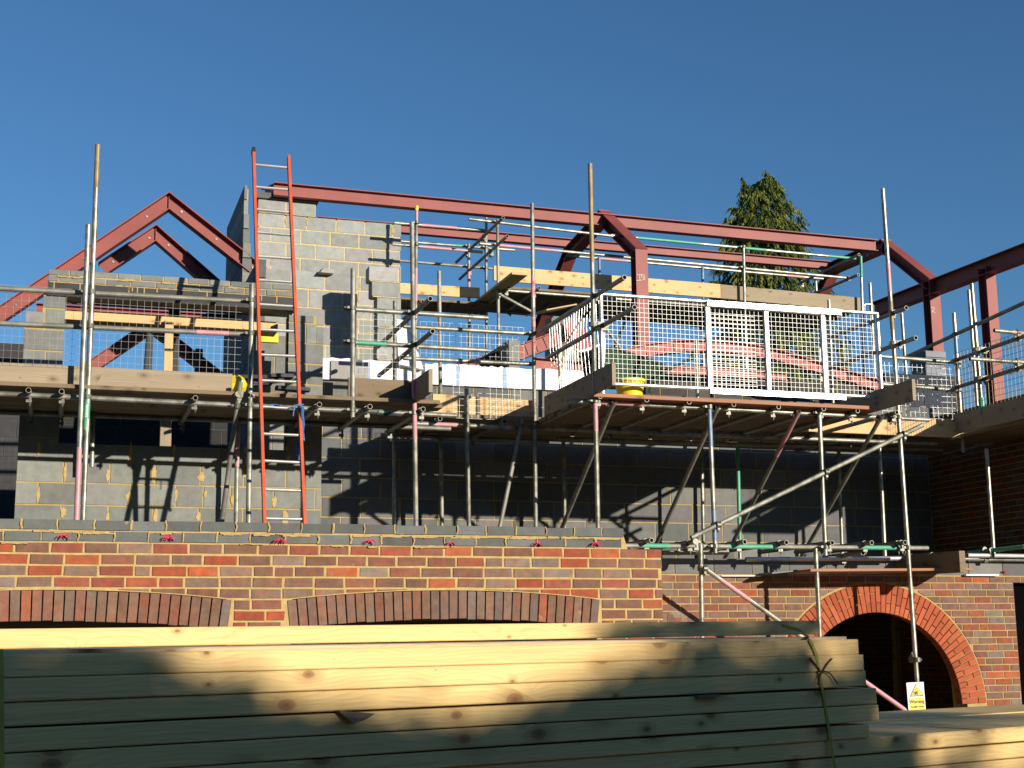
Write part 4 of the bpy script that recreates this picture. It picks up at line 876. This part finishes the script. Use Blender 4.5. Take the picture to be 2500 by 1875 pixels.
for k in range(4):
    x = 10.45+.225*(k+.5); tag(plank('scaffold_board', (x, 11.9, zw-.03), (x, 14.75, zw-.03), .215, .038, 'dark_board'), 'dark deck board of the right wing, '+('nearest its toe board','second from its toe board','third from its toe board','fourth from its toe board')[k], 'board', 'boards of the wing deck')
guard('wire mesh guard along the right wing, seen nearly edge on', (10.47, 12.4, zw+.05), (0,2.05,0), (0,0,.95), .002, 'galv_rust', .07)
# ------------------------------------------------------------------ upper scaffold at the back with new boards
sB = scaffold('grey tube scaffold high at the back, carrying the new yellow planks below the ridge beam', (7.5, 19.9, 4))
B1, B2 = 19.8, 21.0
for a, b_, D, bd in ((('c 405 385'),('c 395 1500'),20.0,[(0,.1,'pink_paint'),(.45,.7,'pink_paint')]), ('c 845 680','h 1265 860',B2,[(.2,.45,'pink_paint')]), ('c 992 425','c 993 1500',B2,None), ('c 1087 475','c 1098 1530',B1,None), ('d 1435 690','d 1455 1640',B1,None), ('d 1090 870','d 1098 1500',B2,[(0,1,'blue_paint')]), ('d 218 790','d 225 1400',B2,[(0,1,'blue_paint')]), ('e 835 780','e 850 1300',B1,[(0,.35,'green_paint')]), ('e 912 1005','j 955 1000',17.5,None), ('e 1180 1260','e 1207 1640',17.5,None), ('e 565 1150','j 600 1190',16.4,None), ('e 455 990','e 460 1080',B2,None), ('i 1378 660','i 1392 1110',16.0,None), ('h 2025 530','h 2030 1050',15.9,None)):
    ax_(sB, 'pole', a, D, b_, D, 'galv', bands=bd, zb=4.1)
for a, b_, D, bd, m in (('c 215 498','c 985 562',B1+.3,[(.3,.7,'pink_paint')],'galv'), ('c 845 465','c 2060 610',B1+.06,None,'galv'), ('d 315 603','e 790 800',B1+.06,[(.1,.35,'green_paint'),(.5,.62,'green_paint'),(.88,1,'green_paint')],'galv'), ('c 200 648','c 1230 728',B2+.06,[(.5,.62,'green_paint')],'galv'), ('c 200 678','c 960 745',B1+.3,[(.3,.8,'pink_paint')],'galv'), ('c 935 672','e 740 965',B1+.06,[(.05,.2,'pink_paint')],'galv'), ('c 1690 775','e 515 970',B2+.06,[(.1,.22,'pink_paint'),(.85,.92,'pink_paint')],'galv'), ('c 200 812','c 1050 885',B2+.06,None,'galv_dull'), ('c 1100 1065','i 970 330',B1+.06,None,'galv'), ('i 970 330','j 480 440',B1+.06,None,'galv_dull'), ('c 200 1170','c 1370 1272',B2+.1,None,'galv_dull'), ('i 1000 490','i 1450 545',B2+.1,None,'galv_dull')):
    ax_(sB, 'guard_rail', a, D, b_, D, m, bands=bd)
ax_(sB, 'brace', 'c 1040 1065', B1-.06, 'c 1370 1245', B1-.06, 'galv'); ax_(sB, 'brace', 'e 440 1095', B2, 'e 815 935', B1-.3, 'galv_dull')
ax_(sB, 'brace', 'i 600 530', 19.4, 'i 745 735', 19.4, 'galv_dull'); ax_(sB, 'brace', 'i 780 500', 19.5, 'i 690 735', 19.5, 'galv_dull')
for t, D, l in (('c 1135 455',19.1,2.6), ('c 1170 610',19.0,2.6), ('e 820 765',19.2,2.0), ('c 1440 1048',19.6,1.6), ('h 870 330', 19.9, 1.5), ('c 1185 1045', 19.6, 1.8)): nx_(sB, 'transom', t, D, l, 'galv_dull')
join_up(sB)
mb = MB(); a = P('c 405 383', 20.0); mb.tube(a-V((0,0,.02)), a+V((0,0,.05)), .03, 10, hollow=False); mb.build('end_cap', 'yellow_plastic', sB)
# planks
z0 = P('c 1270 1010', B1+.12).z
o = board_uz('scaffold_board', 'c 1052 985', 'd 1240 1135', B1+.13, .235, .038, 'new_board', 'fresh yellow toe board on edge, left half of the high back scaffold', None, 'board')
o = board_uz('scaffold_board', 'd 1243 1137', 'e 830 1245', B1+.125, .235, .038, 'old_board', 'weathered grey toe board on edge, right half of the high back scaffold', None, 'board')
zdB = P('c 1600 1100', B1+.06).z+.06
deck(P('c 1150 1040', B1).x, P('e 830 1245', B1).x, B1+.16, zdB, 7, ('brown ',' of the high back deck, under the fresh yellow board'), 'boards of the high back deck', 'dark_board')
o = board_uz('scaffold_board', 'c 200 1092', 'c 935 1135', B1+.75, .17, .038, 'new_board', 'fresh yellow board on edge, right of the gable wall, lower than the others', None, 'board')
for k in range(3):
    a, b_ = P('c 200 1140', B1+.9), P('c 1060 1180', B1+.9); y = B1+.9+.23*k; tag(plank('scaffold_board', (a.x, y, (a.z+b_.z)/2-.02), (b_.x, y, (a.z+b_.z)/2-.02), .22, .038, 'dark_board'), ('front','middle','rear')[k]+' deck board of the small back deck right of the gable wall', 'board', 'boards of the small back deck')
a, b_ = P('c 1215 975', 19.25), P('c 930 1105', 20.5); tag(plank('scaffold_board', V((a.x, 18.9, a.z)), V((a.x-.02, 21.1, a.z)), .25, .038, 'ply'), 'loose plank laid crosswise at the left end of the fresh yellow board', 'board')
# timber members in the wide opening
a, b_ = P('f 300 455', 15.19), P('g 945 572', 15.19); hz = .085; tag(plank('timber_plate', V((P('f 530 475',15.19).x-.05, 15.19, (a.z+b_.z)/2+.005)), V((b_.x, 15.19, (a.z+b_.z)/2+.005)), .30, hz+.02, 'new_board'), 'orange horizontal timber plate across the wide opening under the lintel', 'timber')
a, b_ = P('f 1428 490', 15.0), P('f 1418 935', 15.0); tag(plank('timber_stud', a, b_+V((0,0,-.3)), .09, .07, 'new_board', V((0,1,0))), 'upright fresh timber stud in front of the orange plate, in the wide opening', 'timber')
a, b_ = P('f 1472 390', 15.4), P('f 1462 935', 15.4); tag(plank('steel_post', a, b_+V((0,0,-.5)), .12, .10, 'black_steel', V((0,1,0))), 'black upright post right beside the fresh timber stud', 'post')
a = P('k 1400 160', 15.6); tag(plank('timber_stud', V((a.x, 15.6, 2.1)), V((a.x, 15.6, a.z+.5)), .12, .12, 'old_board', V((0,1,0))), 'grey timber post in the dark opening under the left deck', 'timber')
for k, (t0, t1) in enumerate((('f 1255 600','f 1215 910'),('f 1272 610','f 1262 910'))):
    mb = MB(); mb.tube(P(t0, 17.5), P(t1, 17.5)+V((0,0,-.6)), .03, 8); tag(mb.build('prop', 'slate_dark', None, P(t1, 17.5)), ('dark leaning prop','dark upright prop')[k]+' seen through the wide opening below the plate', 'prop')
mb = MB(); mb.tube(P('f 1680 735', 17.5), P('f 1672 935', 17.5)+V((0,0,-.6)), .05, 10); tag(mb.build('prop', 'slate_dark', None, P('f 1680 935', 17.5)), 'short dark post in front of the lowest red frame, in the opening', 'prop')
# ------------------------------------------------------------------ things on the decks
def lathe(mb, c, prof, n=28, mi=0):
    c = V(c)
    for (r0, z0_), (r1, z1_) in zip(prof, prof[1:]):
        for k in range(n):
            a, b_ = 2*math.pi*k/n, 2*math.pi*(k+1)/n
            mb.face([c+V((r0*math.cos(a), r0*math.sin(a), z0_)), c+V((r0*math.cos(b_), r0*math.sin(b_), z0_)), c+V((r1*math.cos(b_), r1*math.sin(b_), z1_)), c+V((r1*math.cos(a), r1*math.sin(a), z1_))], mi, sm=True)
c = P('i 822 1100', 13.15); c.z = zdR+.04
bu = thing('bucket', 'yellow plastic builder bucket on the right deck, behind the left end of the gate', 'bucket'); bu.location = c
mb = MB(); H_b = .235; lathe(mb, c, [(0,.0),(.118,0),(.122,.005),(.152,H_b-.03),(.163,H_b-.03),(.165,H_b-.004),(.163,H_b),(.155,H_b),(.152,H_b-.01),(.118,.012),(0,.012)]); mb.build('body', 'yellow_plastic', bu)
mb = MB(); mb.path([c+V((.166*math.cos(a), -.05*math.sin(a)-.02, H_b-.02-.10*math.sin(a))) for a in [math.pi*k/14 for k in range(15)]], .004, 6); mb.build('handle', 'bright_zinc', bu)
c = P('g 612 1118', 14.0); mb = MB(); rr = []
for j in range(9):
    f_ = math.pi*j/8; ring = []
    for k in range(18):
        a = 2*math.pi*k/18; q = 1+.10*math.sin(3*a+j)+.06*math.sin(5*a-2*j); ring.append(c+V(((.105*q*math.sin(f_)*math.cos(a)), .09*q*math.sin(f_)*math.sin(a), .10-.10*math.cos(f_)*(1+.1*math.sin(2*a)))))
    rr.append(ring)
for A, B in zip(rr, rr[1:]):
    for k in range(18): mb.face([A[k], A[(k+1)%18], B[(k+1)%18], B[k]], 1 if (k == 14 and A is rr[4]) else 0, sm=True)
tag(mb.build('sack', ['yellow_plastic','white_plastic'], None, c), 'crumpled yellow plastic sack beside the ladder, at the end of the pale toe board', 'sack')
c = P('g 830 1085', 14.3); mb = MB()
for k in range(8): a = c+V((R_.uniform(-.3,.35), R_.uniform(-.1,.1), .02+.02*k)); mb.obox(a, V((R_.uniform(.08,.2),R_.uniform(-.05,.05),R_.uniform(-.02,.03))), V((0,.06,0)), V((0,0,.018)))
tag(mb.build('rubble_pile', 'slate_dark', None, c), 'dark heap of offcuts on the left deck behind the ladder', 'rubble')
p = P('g 1365 940', 16.45); mb = MB(); lathe(mb, p-V((0,0,.06)), [(0,0),(.05,.01),(.065,.05),(.04,.1),(.055,.13),(0,.14)], 10); tag(mb.build('rag', 'blue_rope', None, p), 'small blue rag beside the pale grey loose block', 'rag')
wb = thing('wheelbarrow', 'dark green wheelbarrow tipped up behind the mesh gate, next to the yellow bucket', 'wheelbarrow'); wb.location = P('i 800 1010', 13.9)
rim = [P('i 545 735', 13.75), P('i 690 728', 13.75), P('i 900 790', 13.75), P('i 1112 868', 13.75)]; dp = V((0,.55,.03))
base = [P('i 640 1010', 13.87), P('i 760 1030', 13.87), P('i 900 1030', 13.87), P('i 1070 1010', 13.87)]; db = V((0,.34,0))
mb = MB()
for k in range(3):
    mb.face([base[k], base[k+1], rim[k+1], rim[k]], sm=True); mb.face([base[k]+db, rim[k]+dp, rim[k+1]+dp, base[k+1]+db], sm=True); mb.face([base[k], base[k]+db, base[k+1]+db, base[k+1]])
mb.face([base[0], rim[0], rim[0]+dp, base[0]+db]); mb.face([base[3], base[3]+db, rim[3]+dp, rim[3]])
tr_ = mb.build('tray', 'green_plastic', wb); mb = MB(); mb.path(rim+[q+dp for q in rim[::-1]]+[rim[0]], .014, 8); mb.build('rim', 'slate_dark', tr_)
for dy in (.1, .55):
    mb = MB(); o_ = V((0,dy,0)); mb.path([P(t, 13.6)+o_ for t in ('i 1020 1085','i 1035 1000','i 1180 895','i 1300 830','i 1400 790')], .016, 8); mb.build('handle', 'green_plastic', wb)
c = P('i 560 900', 14.05); mb = MB()
for r0 in (0,):
    for k in range(24):
        a, b_ = 2*math.pi*k/24, 2*math.pi*(k+1)/24
        for q in range(8):
            e, g = 2*math.pi*q/8, 2*math.pi*(q+1)/8; f = lambda t, s: c+V(((.15+.045*math.cos(s))*math.cos(t), .045*math.sin(s), (.15+.045*math.cos(s))*math.sin(t)))
            mb.face([f(a,e), f(b_,e), f(b_,g), f(a,g)], sm=True)
    mb.tube(c-V((0,.03,0)), c+V((0,.03,0)), .11, 16, 1, hollow=False)
mb.build('wheel', ['black_steel','bright_zinc'], wb)
mb = MB(); mb.path([P(t, 14.0) for t in ('i 352 432','i 348 560','i 346 690','i 355 730','i 385 752','i 430 748','i 500 725','i 560 700')], .018, 8)
tag(mb.build('bent_pipe', 'bright_zinc', None, P('i 346 690', 14.0)), 'bent silver pipe hooked behind the wire mesh left of the gate', 'pipe')
# ------------------------------------------------------------------ warning sign
DS = 12.72
def sp(x, y): return P((x, y), DS)
tl_, tr_, bl_, br_ = sp(2212.6,1667), sp(2254,1664.8), sp(2216.5,1731), sp(2257,1728)
sg = thing('warning_sign', 'white and yellow warning sign with forklift symbol tied to the foot of a pole', 'sign'); sg.location = bl_
ex = (tr_-tl_); ez = (tl_-bl_)*1.12; W_s, H_s = ex.length, ez.length; ex = ex.normalized(); ez = (ez-ex*ez.dot(ex)).normalized(); ey = ez.cross(ex); o0 = tl_-ez*H_s
mb = MB(); mb.obox(o0+ex*W_s/2+ez*H_s/2, ex*W_s/2, ez*H_s/2, ey*.003); pn = mb.build('panel', 'sign_white', sg)
def flat(name, polys, m, off, par):
    mb = MB()
    for pl in polys: mb.face([o0+ex*(W_s*a)+ez*(H_s*b_)-ey*off for a, b_ in pl])
    return mb.build(name, m, par)
fy = ey.y; sgn = 1 if ey.y > 0 else -1
OF = .005*sgn
flat('text_panel', [[(.08,.04),(.96,.04),(.96,.47),(.08,.47)]], 'sign_yellow', OF, pn)
flat('triangle', [[(.12,.52),(.95,.52),(.535,.96)]], 'sign_black', OF, pn)
flat('triangle_face', [[(.20,.555),(.87,.555),(.535,.915)]], 'sign_yellow', OF*1.4, pn)
FK = [[(.40,.60),(.56,.60),(.60,.64),(.60,.70),(.50,.70),(.50,.68),(.42,.68)],[(.44,.68),(.46,.68),(.49,.80),(.47,.80)],[(.49,.79),(.58,.79),(.58,.805),(.49,.805)],[(.57,.69),(.59,.69),(.59,.80),(.57,.80)],[(.34,.585),(.36,.585),(.36,.78),(.34,.78)],[(.26,.585),(.36,.585),(.36,.60),(.26,.60)],[(.38,.64),(.42,.64),(.42,.67),(.38,.67)]]
for cx, cy in ((.44,.595),(.56,.595)): FK.append([(cx+.042*math.cos(k*math.pi/6), cy+.026*math.sin(k*math.pi/6)) for k in range(12)])
flat('forklift_symbol', FK, 'sign_black', OF*1.8, pn)
def text(t, cx, cz, size, parent):
    cu = bpy.data.curves.new('lettering', 'FONT'); cu.body = t; cu.size = size; cu.align_x = 'CENTER'; cu.extrude = .0004; cu.offset = size*.012
    to = bpy.data.objects.new('tmp', cu); S.collection.objects.link(to); bpy.context.view_layer.update()
    me = bpy.data.meshes.new_from_object(to.evaluated_get(bpy.context.evaluated_depsgraph_get())); bpy.data.objects.remove(to); me.materials.clear(); me.materials.append(M['sign_black'])
    p = o0+ex*(W_s*cx)+ez*(H_s*cz)-ey*(OF*1.6); z_ = -ey*sgn
    return place('lettering', me, Matrix(((ex.x,ez.x,z_.x,p.x),(ex.y,ez.y,z_.y,p.y),(ex.z,ez.z,z_.z,p.z),(0,0,0,1))), parent)
text('Warning', .52, .29, W_s*.25, pn); text('Forklift trucks', .52, .14, W_s*.135, pn)
# ------------------------------------------------------------------ stacks of sawn timber in the foreground
TM = math.radians(16); tm = V((-math.sin(TM), math.cos(TM), 0)); tt = V((tm.y, -tm.x, 0))
def PT(t, d): q = ray(t); return CAM+q*(d/q.dot(tm))
def tp(s, d, z): return tt*s+tm*d+V((0,0,z))
def tl(name, s0, s1, d, z0, z1, th, W, label, m='pine', group='planks of the upper timber stack', bow=0.0):
    """plank with its front face at distance d; z0/z1 are the heights of its underside at s=.75 and s=3.25"""
    f = lambda s: z0+(z1-z0)*(s-.75)/2.5
    return tag(plank(name, tp(s0, d+W/2, f(s0)+th/2), tp(s1, d+W/2, f(s1)+th/2), W, th, m, ch=.0025, bow=bow), label, 'plank', group)
DM = 2.95; SL = .35
z0t = PT((0,1584.5), 3.37).z; z1t = PT((1860,1551), 3.37).z; sa, sb = PT((0,1584.5), 3.37).dot(tt), PT((1860,1551), 3.37).dot(tt)
g_ = lambda s: z0t+(z1t-z0t)*(s-sa)/(sb-sa)
tht = PT((600,1530.5), 3.37).z-(z0t+.0025)
tl('timber_plank', .3, PT((2001,1540), 3.37).dot(tt), 3.37, g_(.75), g_(3.25), tht, .20, 'single sunlit pine plank lying on the very top of the upper stack')
LY = [('top front plank of the upper timber stack, half in sunlight', 3.235, 1.633, 1.6435, .0455), ('second plank down at the front of the upper timber stack', 3.25, 1.585, 1.597, .0465),
      ('third plank down at the front of the upper stack, a dark gap under it', 3.262, 1.5365, 1.5505, .0462), ('fourth plank down in the upper stack, just below the dark gap', 3.30, 1.486, 1.4975, .0462),
      ('fifth plank down at the front of the upper timber stack, in shade', 3.305, 1.436, 1.4475, .0470), ('sixth plank down, lowest of the upper timber stack, in shade', 3.262, 1.3965, 1.4005, .0385)]
for k, (lb, sr, z0, z1, th) in enumerate(LY): tl('timber_plank', SL-.02*(k % 2), sr, DM+R_.uniform(-.003,.003), z0, z1, th, .215, lb)
for k, lb in ((1, 'plank directly behind the top front plank of the upper stack'), (2, 'third plank back in the top layer of the upper stack'), (3, "fourth plank back in the top layer of the upper stack")):
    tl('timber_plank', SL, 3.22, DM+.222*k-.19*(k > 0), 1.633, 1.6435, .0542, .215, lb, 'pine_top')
zL = 1.3955; dB = PZ((2420,1722), zL).dot(tm)
nP = max(4, int(round((dB-DM)/.215)))
for k in range(nP):
    tl('timber_plank', -.4, 5.4, DM+.01+.215*k, zL-.047, zL-.047+.006*(k == 0)+R_.uniform(-.002,.002), .046, .20, ('front plank in the top layer of the wide lower stack, sunlit at the right' if k == 0 else 'backmost plank in the top layer of the wide lower timber stack' if k == nP-1 else ('second','third','fourth','fifth','sixth','seventh','eighth','ninth','tenth','eleventh')[k-1]+' plank back from the front in the top layer of the wide lower stack'), 'pine', 'planks of the wide lower timber stack')
for k in range(5):
    tl('timber_plank', -.4+.03*k, 5.4, DM+.012+R_.uniform(-.003,.004), zL-.0955-.0485*k, zL-.0925-.0485*k, .0455, .215, ('second','third','fourth','fifth','sixth')[k]+' layer down at the front of the wide lower timber stack', 'pine', 'planks of the wide lower timber stack')
for (a, b_, D_, lb) in (('q 800 1190','q 1095 1200', .06, 'splintered wood spacer poking out of the dark gap in the middle of the upper stack'), ('r 1755 1046','r 1935 1040', .012, 'dark wood spacer in the gap at the right of the upper stack')):
    p0, p1 = PT(a, DM-.02), PT(b_, DM-.02); mb = MB(); y_ = tm
    if 'splintered' in lb: mb.hexa([p0+y_*.0, PT('q 915 1282', DM-.03), PT('q 1000 1255', DM-.0), p0+y_*.1, p0+V((0,0,.004)), p1, p1+y_*.12, p0+y_*.12+V((0,0,.004))])
    else: mb.hexa([p0-V((0,0,.008)), p1-V((0,0,.006)), p1+y_*.1-V((0,0,.006)), p0+y_*.1-V((0,0,.008)), p0, p1, p1+y_*.1, p0+y_*.1])
    tag(mb.build('wood_spacer', 'dark_board', None, p0), lb, 'spacer')
st = thing('packing_strap', 'dull yellow plastic strap with loose dark ends round the right end of the upper stack', 'strap'); st.location = PT('s 485 850', DM)
def strap(pts, w_): 
    mb = MB()
    for a, b_ in zip(pts, pts[1:]): mb.bar(a, b_+(b_-a).normalized()*.002, w_, .0012, tm)
    return mb
SP = [PT('s 170 455', 3.35), PT('s 330 500', 3.15), PT('s 392 560', DM+.02)]+[PT(t, DM-.004) for t in ('s 402 580','s 425 620','s 455 690','s 480 815','s 500 930','s 520 1050','s 545 1200','s 565 1330','s 590 1500','s 622 1680')]
strap(SP, .0105).build('band', 'strap', st)
mb = MB()
for pts in (('s 405 728','s 440 770','s 490 835'), ('s 592 735','s 560 770','s 520 830','s 488 880','s 470 955'), ('s 470 845','s 520 840','s 570 855','s 600 890','s 640 950')): mb.path([PT(t, DM-.008) for t in pts], .0022, 6)
mb.build('loose_end', 'dark_cord', st)
s2 = thing('packing_strap', 'yellow plastic strap round the timber stack at the left edge of the picture', 'strap'); s2.location = PT((1,1700), DM)
strap([PT(t, DM-.003) for t in ((0,1585),(1.5,1650),(2,1720),(2.5,1800),(3,1900))], .012).build('band', 'strap', s2)
# ------------------------------------------------------------------ conifer behind the building
tr = thing('conifer_tree', 'tall green cypress with drooping sprays behind the steel frames at the right', 'tree'); DT_ = 33.0
PRF = [(440,1872,1888),(450,1850,1893),(462,1832,1898),(480,1820,1906),(500,1816,1914),(531,1804,1926),(566,1797,1940),(604,1794,1954),(640,1784,1966),(680,1770,1980),(720,1756,1990),(780,1742,2006),(860,1732,2020),(960,1722,2034)]
pf = [(Zz((c, y), DT_), U((a, y), DT_), U((b_, y), DT_)) for y, a, b_ in PRF for c in ((a+b_)/2,)]
tb = V(((pf[-1][1]+pf[-1][2])/2, DT_, 0)); tr.location = tb
mb = MB(); mb.path([tb, tb+V((.05,0,4)), tb+V((.0,.05,8)), V(((pf[2][1]+pf[2][2])/2, DT_, pf[3][0]))], .12, 8); mb.build('trunk', 'bark', tr)
def rad(z):
    for (z0, a0_, b0), (z1, a1_, b1) in zip(pf, pf[1:]):
        if z1 <= z <= z0: t = (z0-z)/(z0-z1); return (a0_+(a1_-a0_)*t, b0+(b1-b0)*t)
    return (pf[-1][1], pf[-1][2]) if z < pf[-1][0] else (pf[0][1], pf[0][2])
TRD = random.Random(5); mb = MB(); ztop = pf[0][0]
GC = [(.115,.15,.022),(.165,.19,.027),(.055,.095,.02),(.22,.225,.035),(.03,.055,.015),(.125,.155,.032)]
def spray(p, out, s):
    base = TRD.choice(GC); d = (out+V((0,0,-.55-TRD.random()*.5))).normalized(); sd = d.cross(V((TRD.uniform(-.4,.4),TRD.uniform(-.4,.4),1))).normalized()
    for q in range(11):
        t = q/10; c0 = p+d*(s*t)+V((0,0,-.28*s*t*t)); ln = s*(.50-.28*t)*TRD.uniform(.6,1.2); k = TRD.uniform(.75,1.3)*(1.12 if t > .6 else .95)
        for sg_ in (-1, 1):
            e = (sd*sg_*TRD.uniform(.2,.7)+d*.4+V((0,0,-TRD.uniform(.5,1.5)))).normalized(); wv = (e.cross(V((TRD.uniform(-1,1),TRD.uniform(-1,1),TRD.uniform(-1,1))))).normalized()*(ln*.15)
            mb.face([c0-wv*.5, c0+e*ln*.55-wv, c0+e*ln, c0+e*ln*.5+wv, c0+wv*.5], 0, tuple(min(1, x*k) for x in base))
for k in range(4200):
    z = ztop-(ztop-pf[-1][0])*(TRD.random()**.95); a_, b_ = rad(z); R0 = (b_-a_)/2; cx = (a_+b_)/2; th = TRD.uniform(0, 2*math.pi); 
    lump = 1.05+.17*math.sin(3*th+z*4.1)+.2*math.sin(z*7.5+2*th); r_ = R0*lump*(TRD.random()**.42)*.93
    out = V((math.cos(th), math.sin(th), 0)); p = V((cx+out.x*r_, DT_+out.y*r_, z+.12)); spray(p, out*.8, TRD.uniform(.16,.36)*min(1, .4+R0*.6))
BRN = [((1867,418),(1886,446),4),((1810,434),(1826,470),6),((1826,452),(1835,480),5),((1848,452),(1856,480),4),((1895,450),(1886,480),5),((1784,508),(1815,520),6),((1770,535),(1806,545),6),((1766,582),(1800,590),6),((1757,606),(1795,612),6),((1738,660),(1785,662),7),((1732,690),(1776,690),7),((1736,720),(1770,715),6),((1931,493),(1905,505),5),((1949,556),(1925,562),5),((1958,590),(1935,596),5),((1975,640),(1950,645),5)]
for t0, t1, nb in BRN:
    a_, b_ = P(t0, DT_), P(t1, DT_)+V((0,0,0))
    for q in range(nb*5):
        s_ = TRD.random(); c = a_.lerp(b_, s_)+V((0, TRD.uniform(-.25,.25)*s_, 0)); spray(c+V((0,0,.05)), V(((a_-b_).x*.8+TRD.uniform(-.3,.3), TRD.uniform(-.5,.5), .1)), TRD.uniform(.12,.26))
mb.build('crown', 'foliage', tr)
# ------------------------------------------------------------------ unseen greenery behind the viewer: hedge leaves placed to shape shade on the timber
def inside(x, y, pl):
    r = False
    for (x0, y0), (x1, y1) in zip(pl, pl[1:]+pl[:1]):
        if (y0 > y) != (y1 > y) and x < x0+(y-y0)/(y1-y0)*(x1-x0): r = not r
    return r
LIT = [[(-300,1490),(1495,1490),(1500,1545),(1470,1590),(1655,1590),(1640,1625),(1560,1650),(1440,1660),(1420,1690),(1370,1720),(1330,1745),(1150,1780),(900,1795),(800,1790),(640,1760),(560,1738),(470,1705),(360,1685),(330,1650),(290,1600),(-300,1590)],
       [(2005,1540),(2085,1540),(2060,1640),(2010,1690),(1975,1640)], [(2215,1760),(2330,1755),(2330,1890),(2230,1890)], [(2395,1745),(2750,1730),(2750,1900),(2380,1900)], [(2100,1715),(2800,1680),(2800,1738),(2100,1758)], [(2115,1768),(2300,1755),(2300,1780),(2115,1796)], [(2330,1745),(2800,1738),(2800,1765),(2360,1772)], [(5,1790),(100,1780),(85,1890),(5,1890)]]
SD = V((-.52, 1, -.25)); YH = -8.0; HR = random.Random(3); mb = MB(); LC = [(.05,.09,.02),(.035,.065,.018),(.07,.11,.025)]
def leaves(c, s, n):
    for q in range(n):
        a = V((HR.gauss(0,1), HR.gauss(0,1), HR.gauss(0,1))).normalized(); b_ = a.orthogonal().normalized(); o_ = c+V((HR.uniform(-s,s)*.6, HR.uniform(-.25,.25), HR.uniform(-s,s)*.6)); l = s*HR.uniform(.7,1.2)
        mb.face([o_-a*l, o_+b_*l*.6, o_+a*l, o_-b_*l*.6], 0, HR.choice(LC))
for x in range(-260, 2800, 19):
    for y in range(1508, 1960, 18):
        xx, yy = x+HR.uniform(-6,6), y+HR.uniform(-6,6)
        if any(inside(xx, yy, pl) for pl in LIT): continue
        p = PZ((xx, yy), 1.395) if xx > 2095 and 1700 < yy < 1805-(xx-2091)*.0905 else PT((xx, yy), 3.37 if yy < 1585 else 2.95); leaves(p-SD*(p.y-YH), .042, 2+int(4.5*max(0, min(1, .62+.5*math.sin(xx*.011+yy*.02)*math.sin(yy*.031-xx*.0043)+.25*math.sin(xx*.031)))))
for k in range(2600):
    c = V((HR.uniform(4.4,12), YH+HR.uniform(-.4,.4), HR.uniform(.1,3.5))); leaves(c, .16, 2)
hd = thing('hedge', 'unseen hedge behind the camera, its leaves placed to shape the timber shade', 'hedge'); hd.location = (8, YH, 0)
mb.build('foliage', 'foliage', hd)
mb = MB()
for k in range(9): x = 4.8+.8*k; mb.path([(x, YH, 0), (x+.1, YH+.05, .9), (x+.05, YH, 3.2)], .03, 6)
mb.build('stem', 'bark', hd)
# unseen tall conifers added behind and beside the viewer to cut sky light
mb = MB(); HR = random.Random(9)
def cone(z0, z1, r0, r1, n=14):
    for k in range(n):
        a, b_ = 2*math.pi*k/n, 2*math.pi*(k+1)/n; mb.face([(r0*math.cos(a),r0*math.sin(a),z0),(r0*math.cos(b_),r0*math.sin(b_),z0),(r1*math.cos(b_),r1*math.sin(b_),z1),(r1*math.cos(a),r1*math.sin(a),z1)], 0, (.03,.05,.015))
cone(.0, .7, 0.62, .0)
for k in range(9): cone(.04+.1*k, .22+.1*k, .28*(1-k/9.5)+.02, .06*(1-k/10)+.01)
for k in range(900):
    z = HR.random()**.8; r_ = .30*(1-z)+.015; a = HR.uniform(0, 6.283); c = V((math.cos(a)*r_, math.sin(a)*r_, .04+z*.96)); d = V((math.cos(a), math.sin(a), -.5))*.05; s_ = V((-math.sin(a), math.cos(a), 0))*.018
    mb.face([c-d*.5, c+s_, c+d, c-s_], 0, HR.choice(LC))
cm = mb.build('crown', 'foliage'); cmesh = cm.data; bpy.data.objects.remove(cm)
mb = MB(); mb.tube((0,0,0), (0,0,.2), .03, 8, hollow=False); tmo = mb.build('trunk', 'bark'); tmesh = tmo.data; bpy.data.objects.remove(tmo)
SP_ = [(x, -30+3*math.sin(x), 19) for x in range(-42, 12, 6)]+[(x, -30+2*math.sin(x), 9) for x in range(14, 46, 5)]+[(x, -28, 19) for x in range(50, 80, 7)]+[(-24, y, 17) for y in range(-24, 16, 6)]+[(36, y, 15) for y in range(-8, 12, 5)]
for x, y, h in SP_:
    t = thing('conifer_tree', 'unseen tall conifer added behind the camera to block sky light', 'tree', 'conifers added behind the camera to block sky light'); h *= HR.uniform(.9, 1.1); t.location = (x, y, 0)
    mw = Matrix.Translation((x, y, 0)) @ Matrix.Rotation(HR.uniform(0, 6), 4, 'Z') @ Matrix.Diagonal((h*.85, h*.85, h, 1)); place('crown', cmesh, mw, t); place('trunk', tmesh, mw, t)
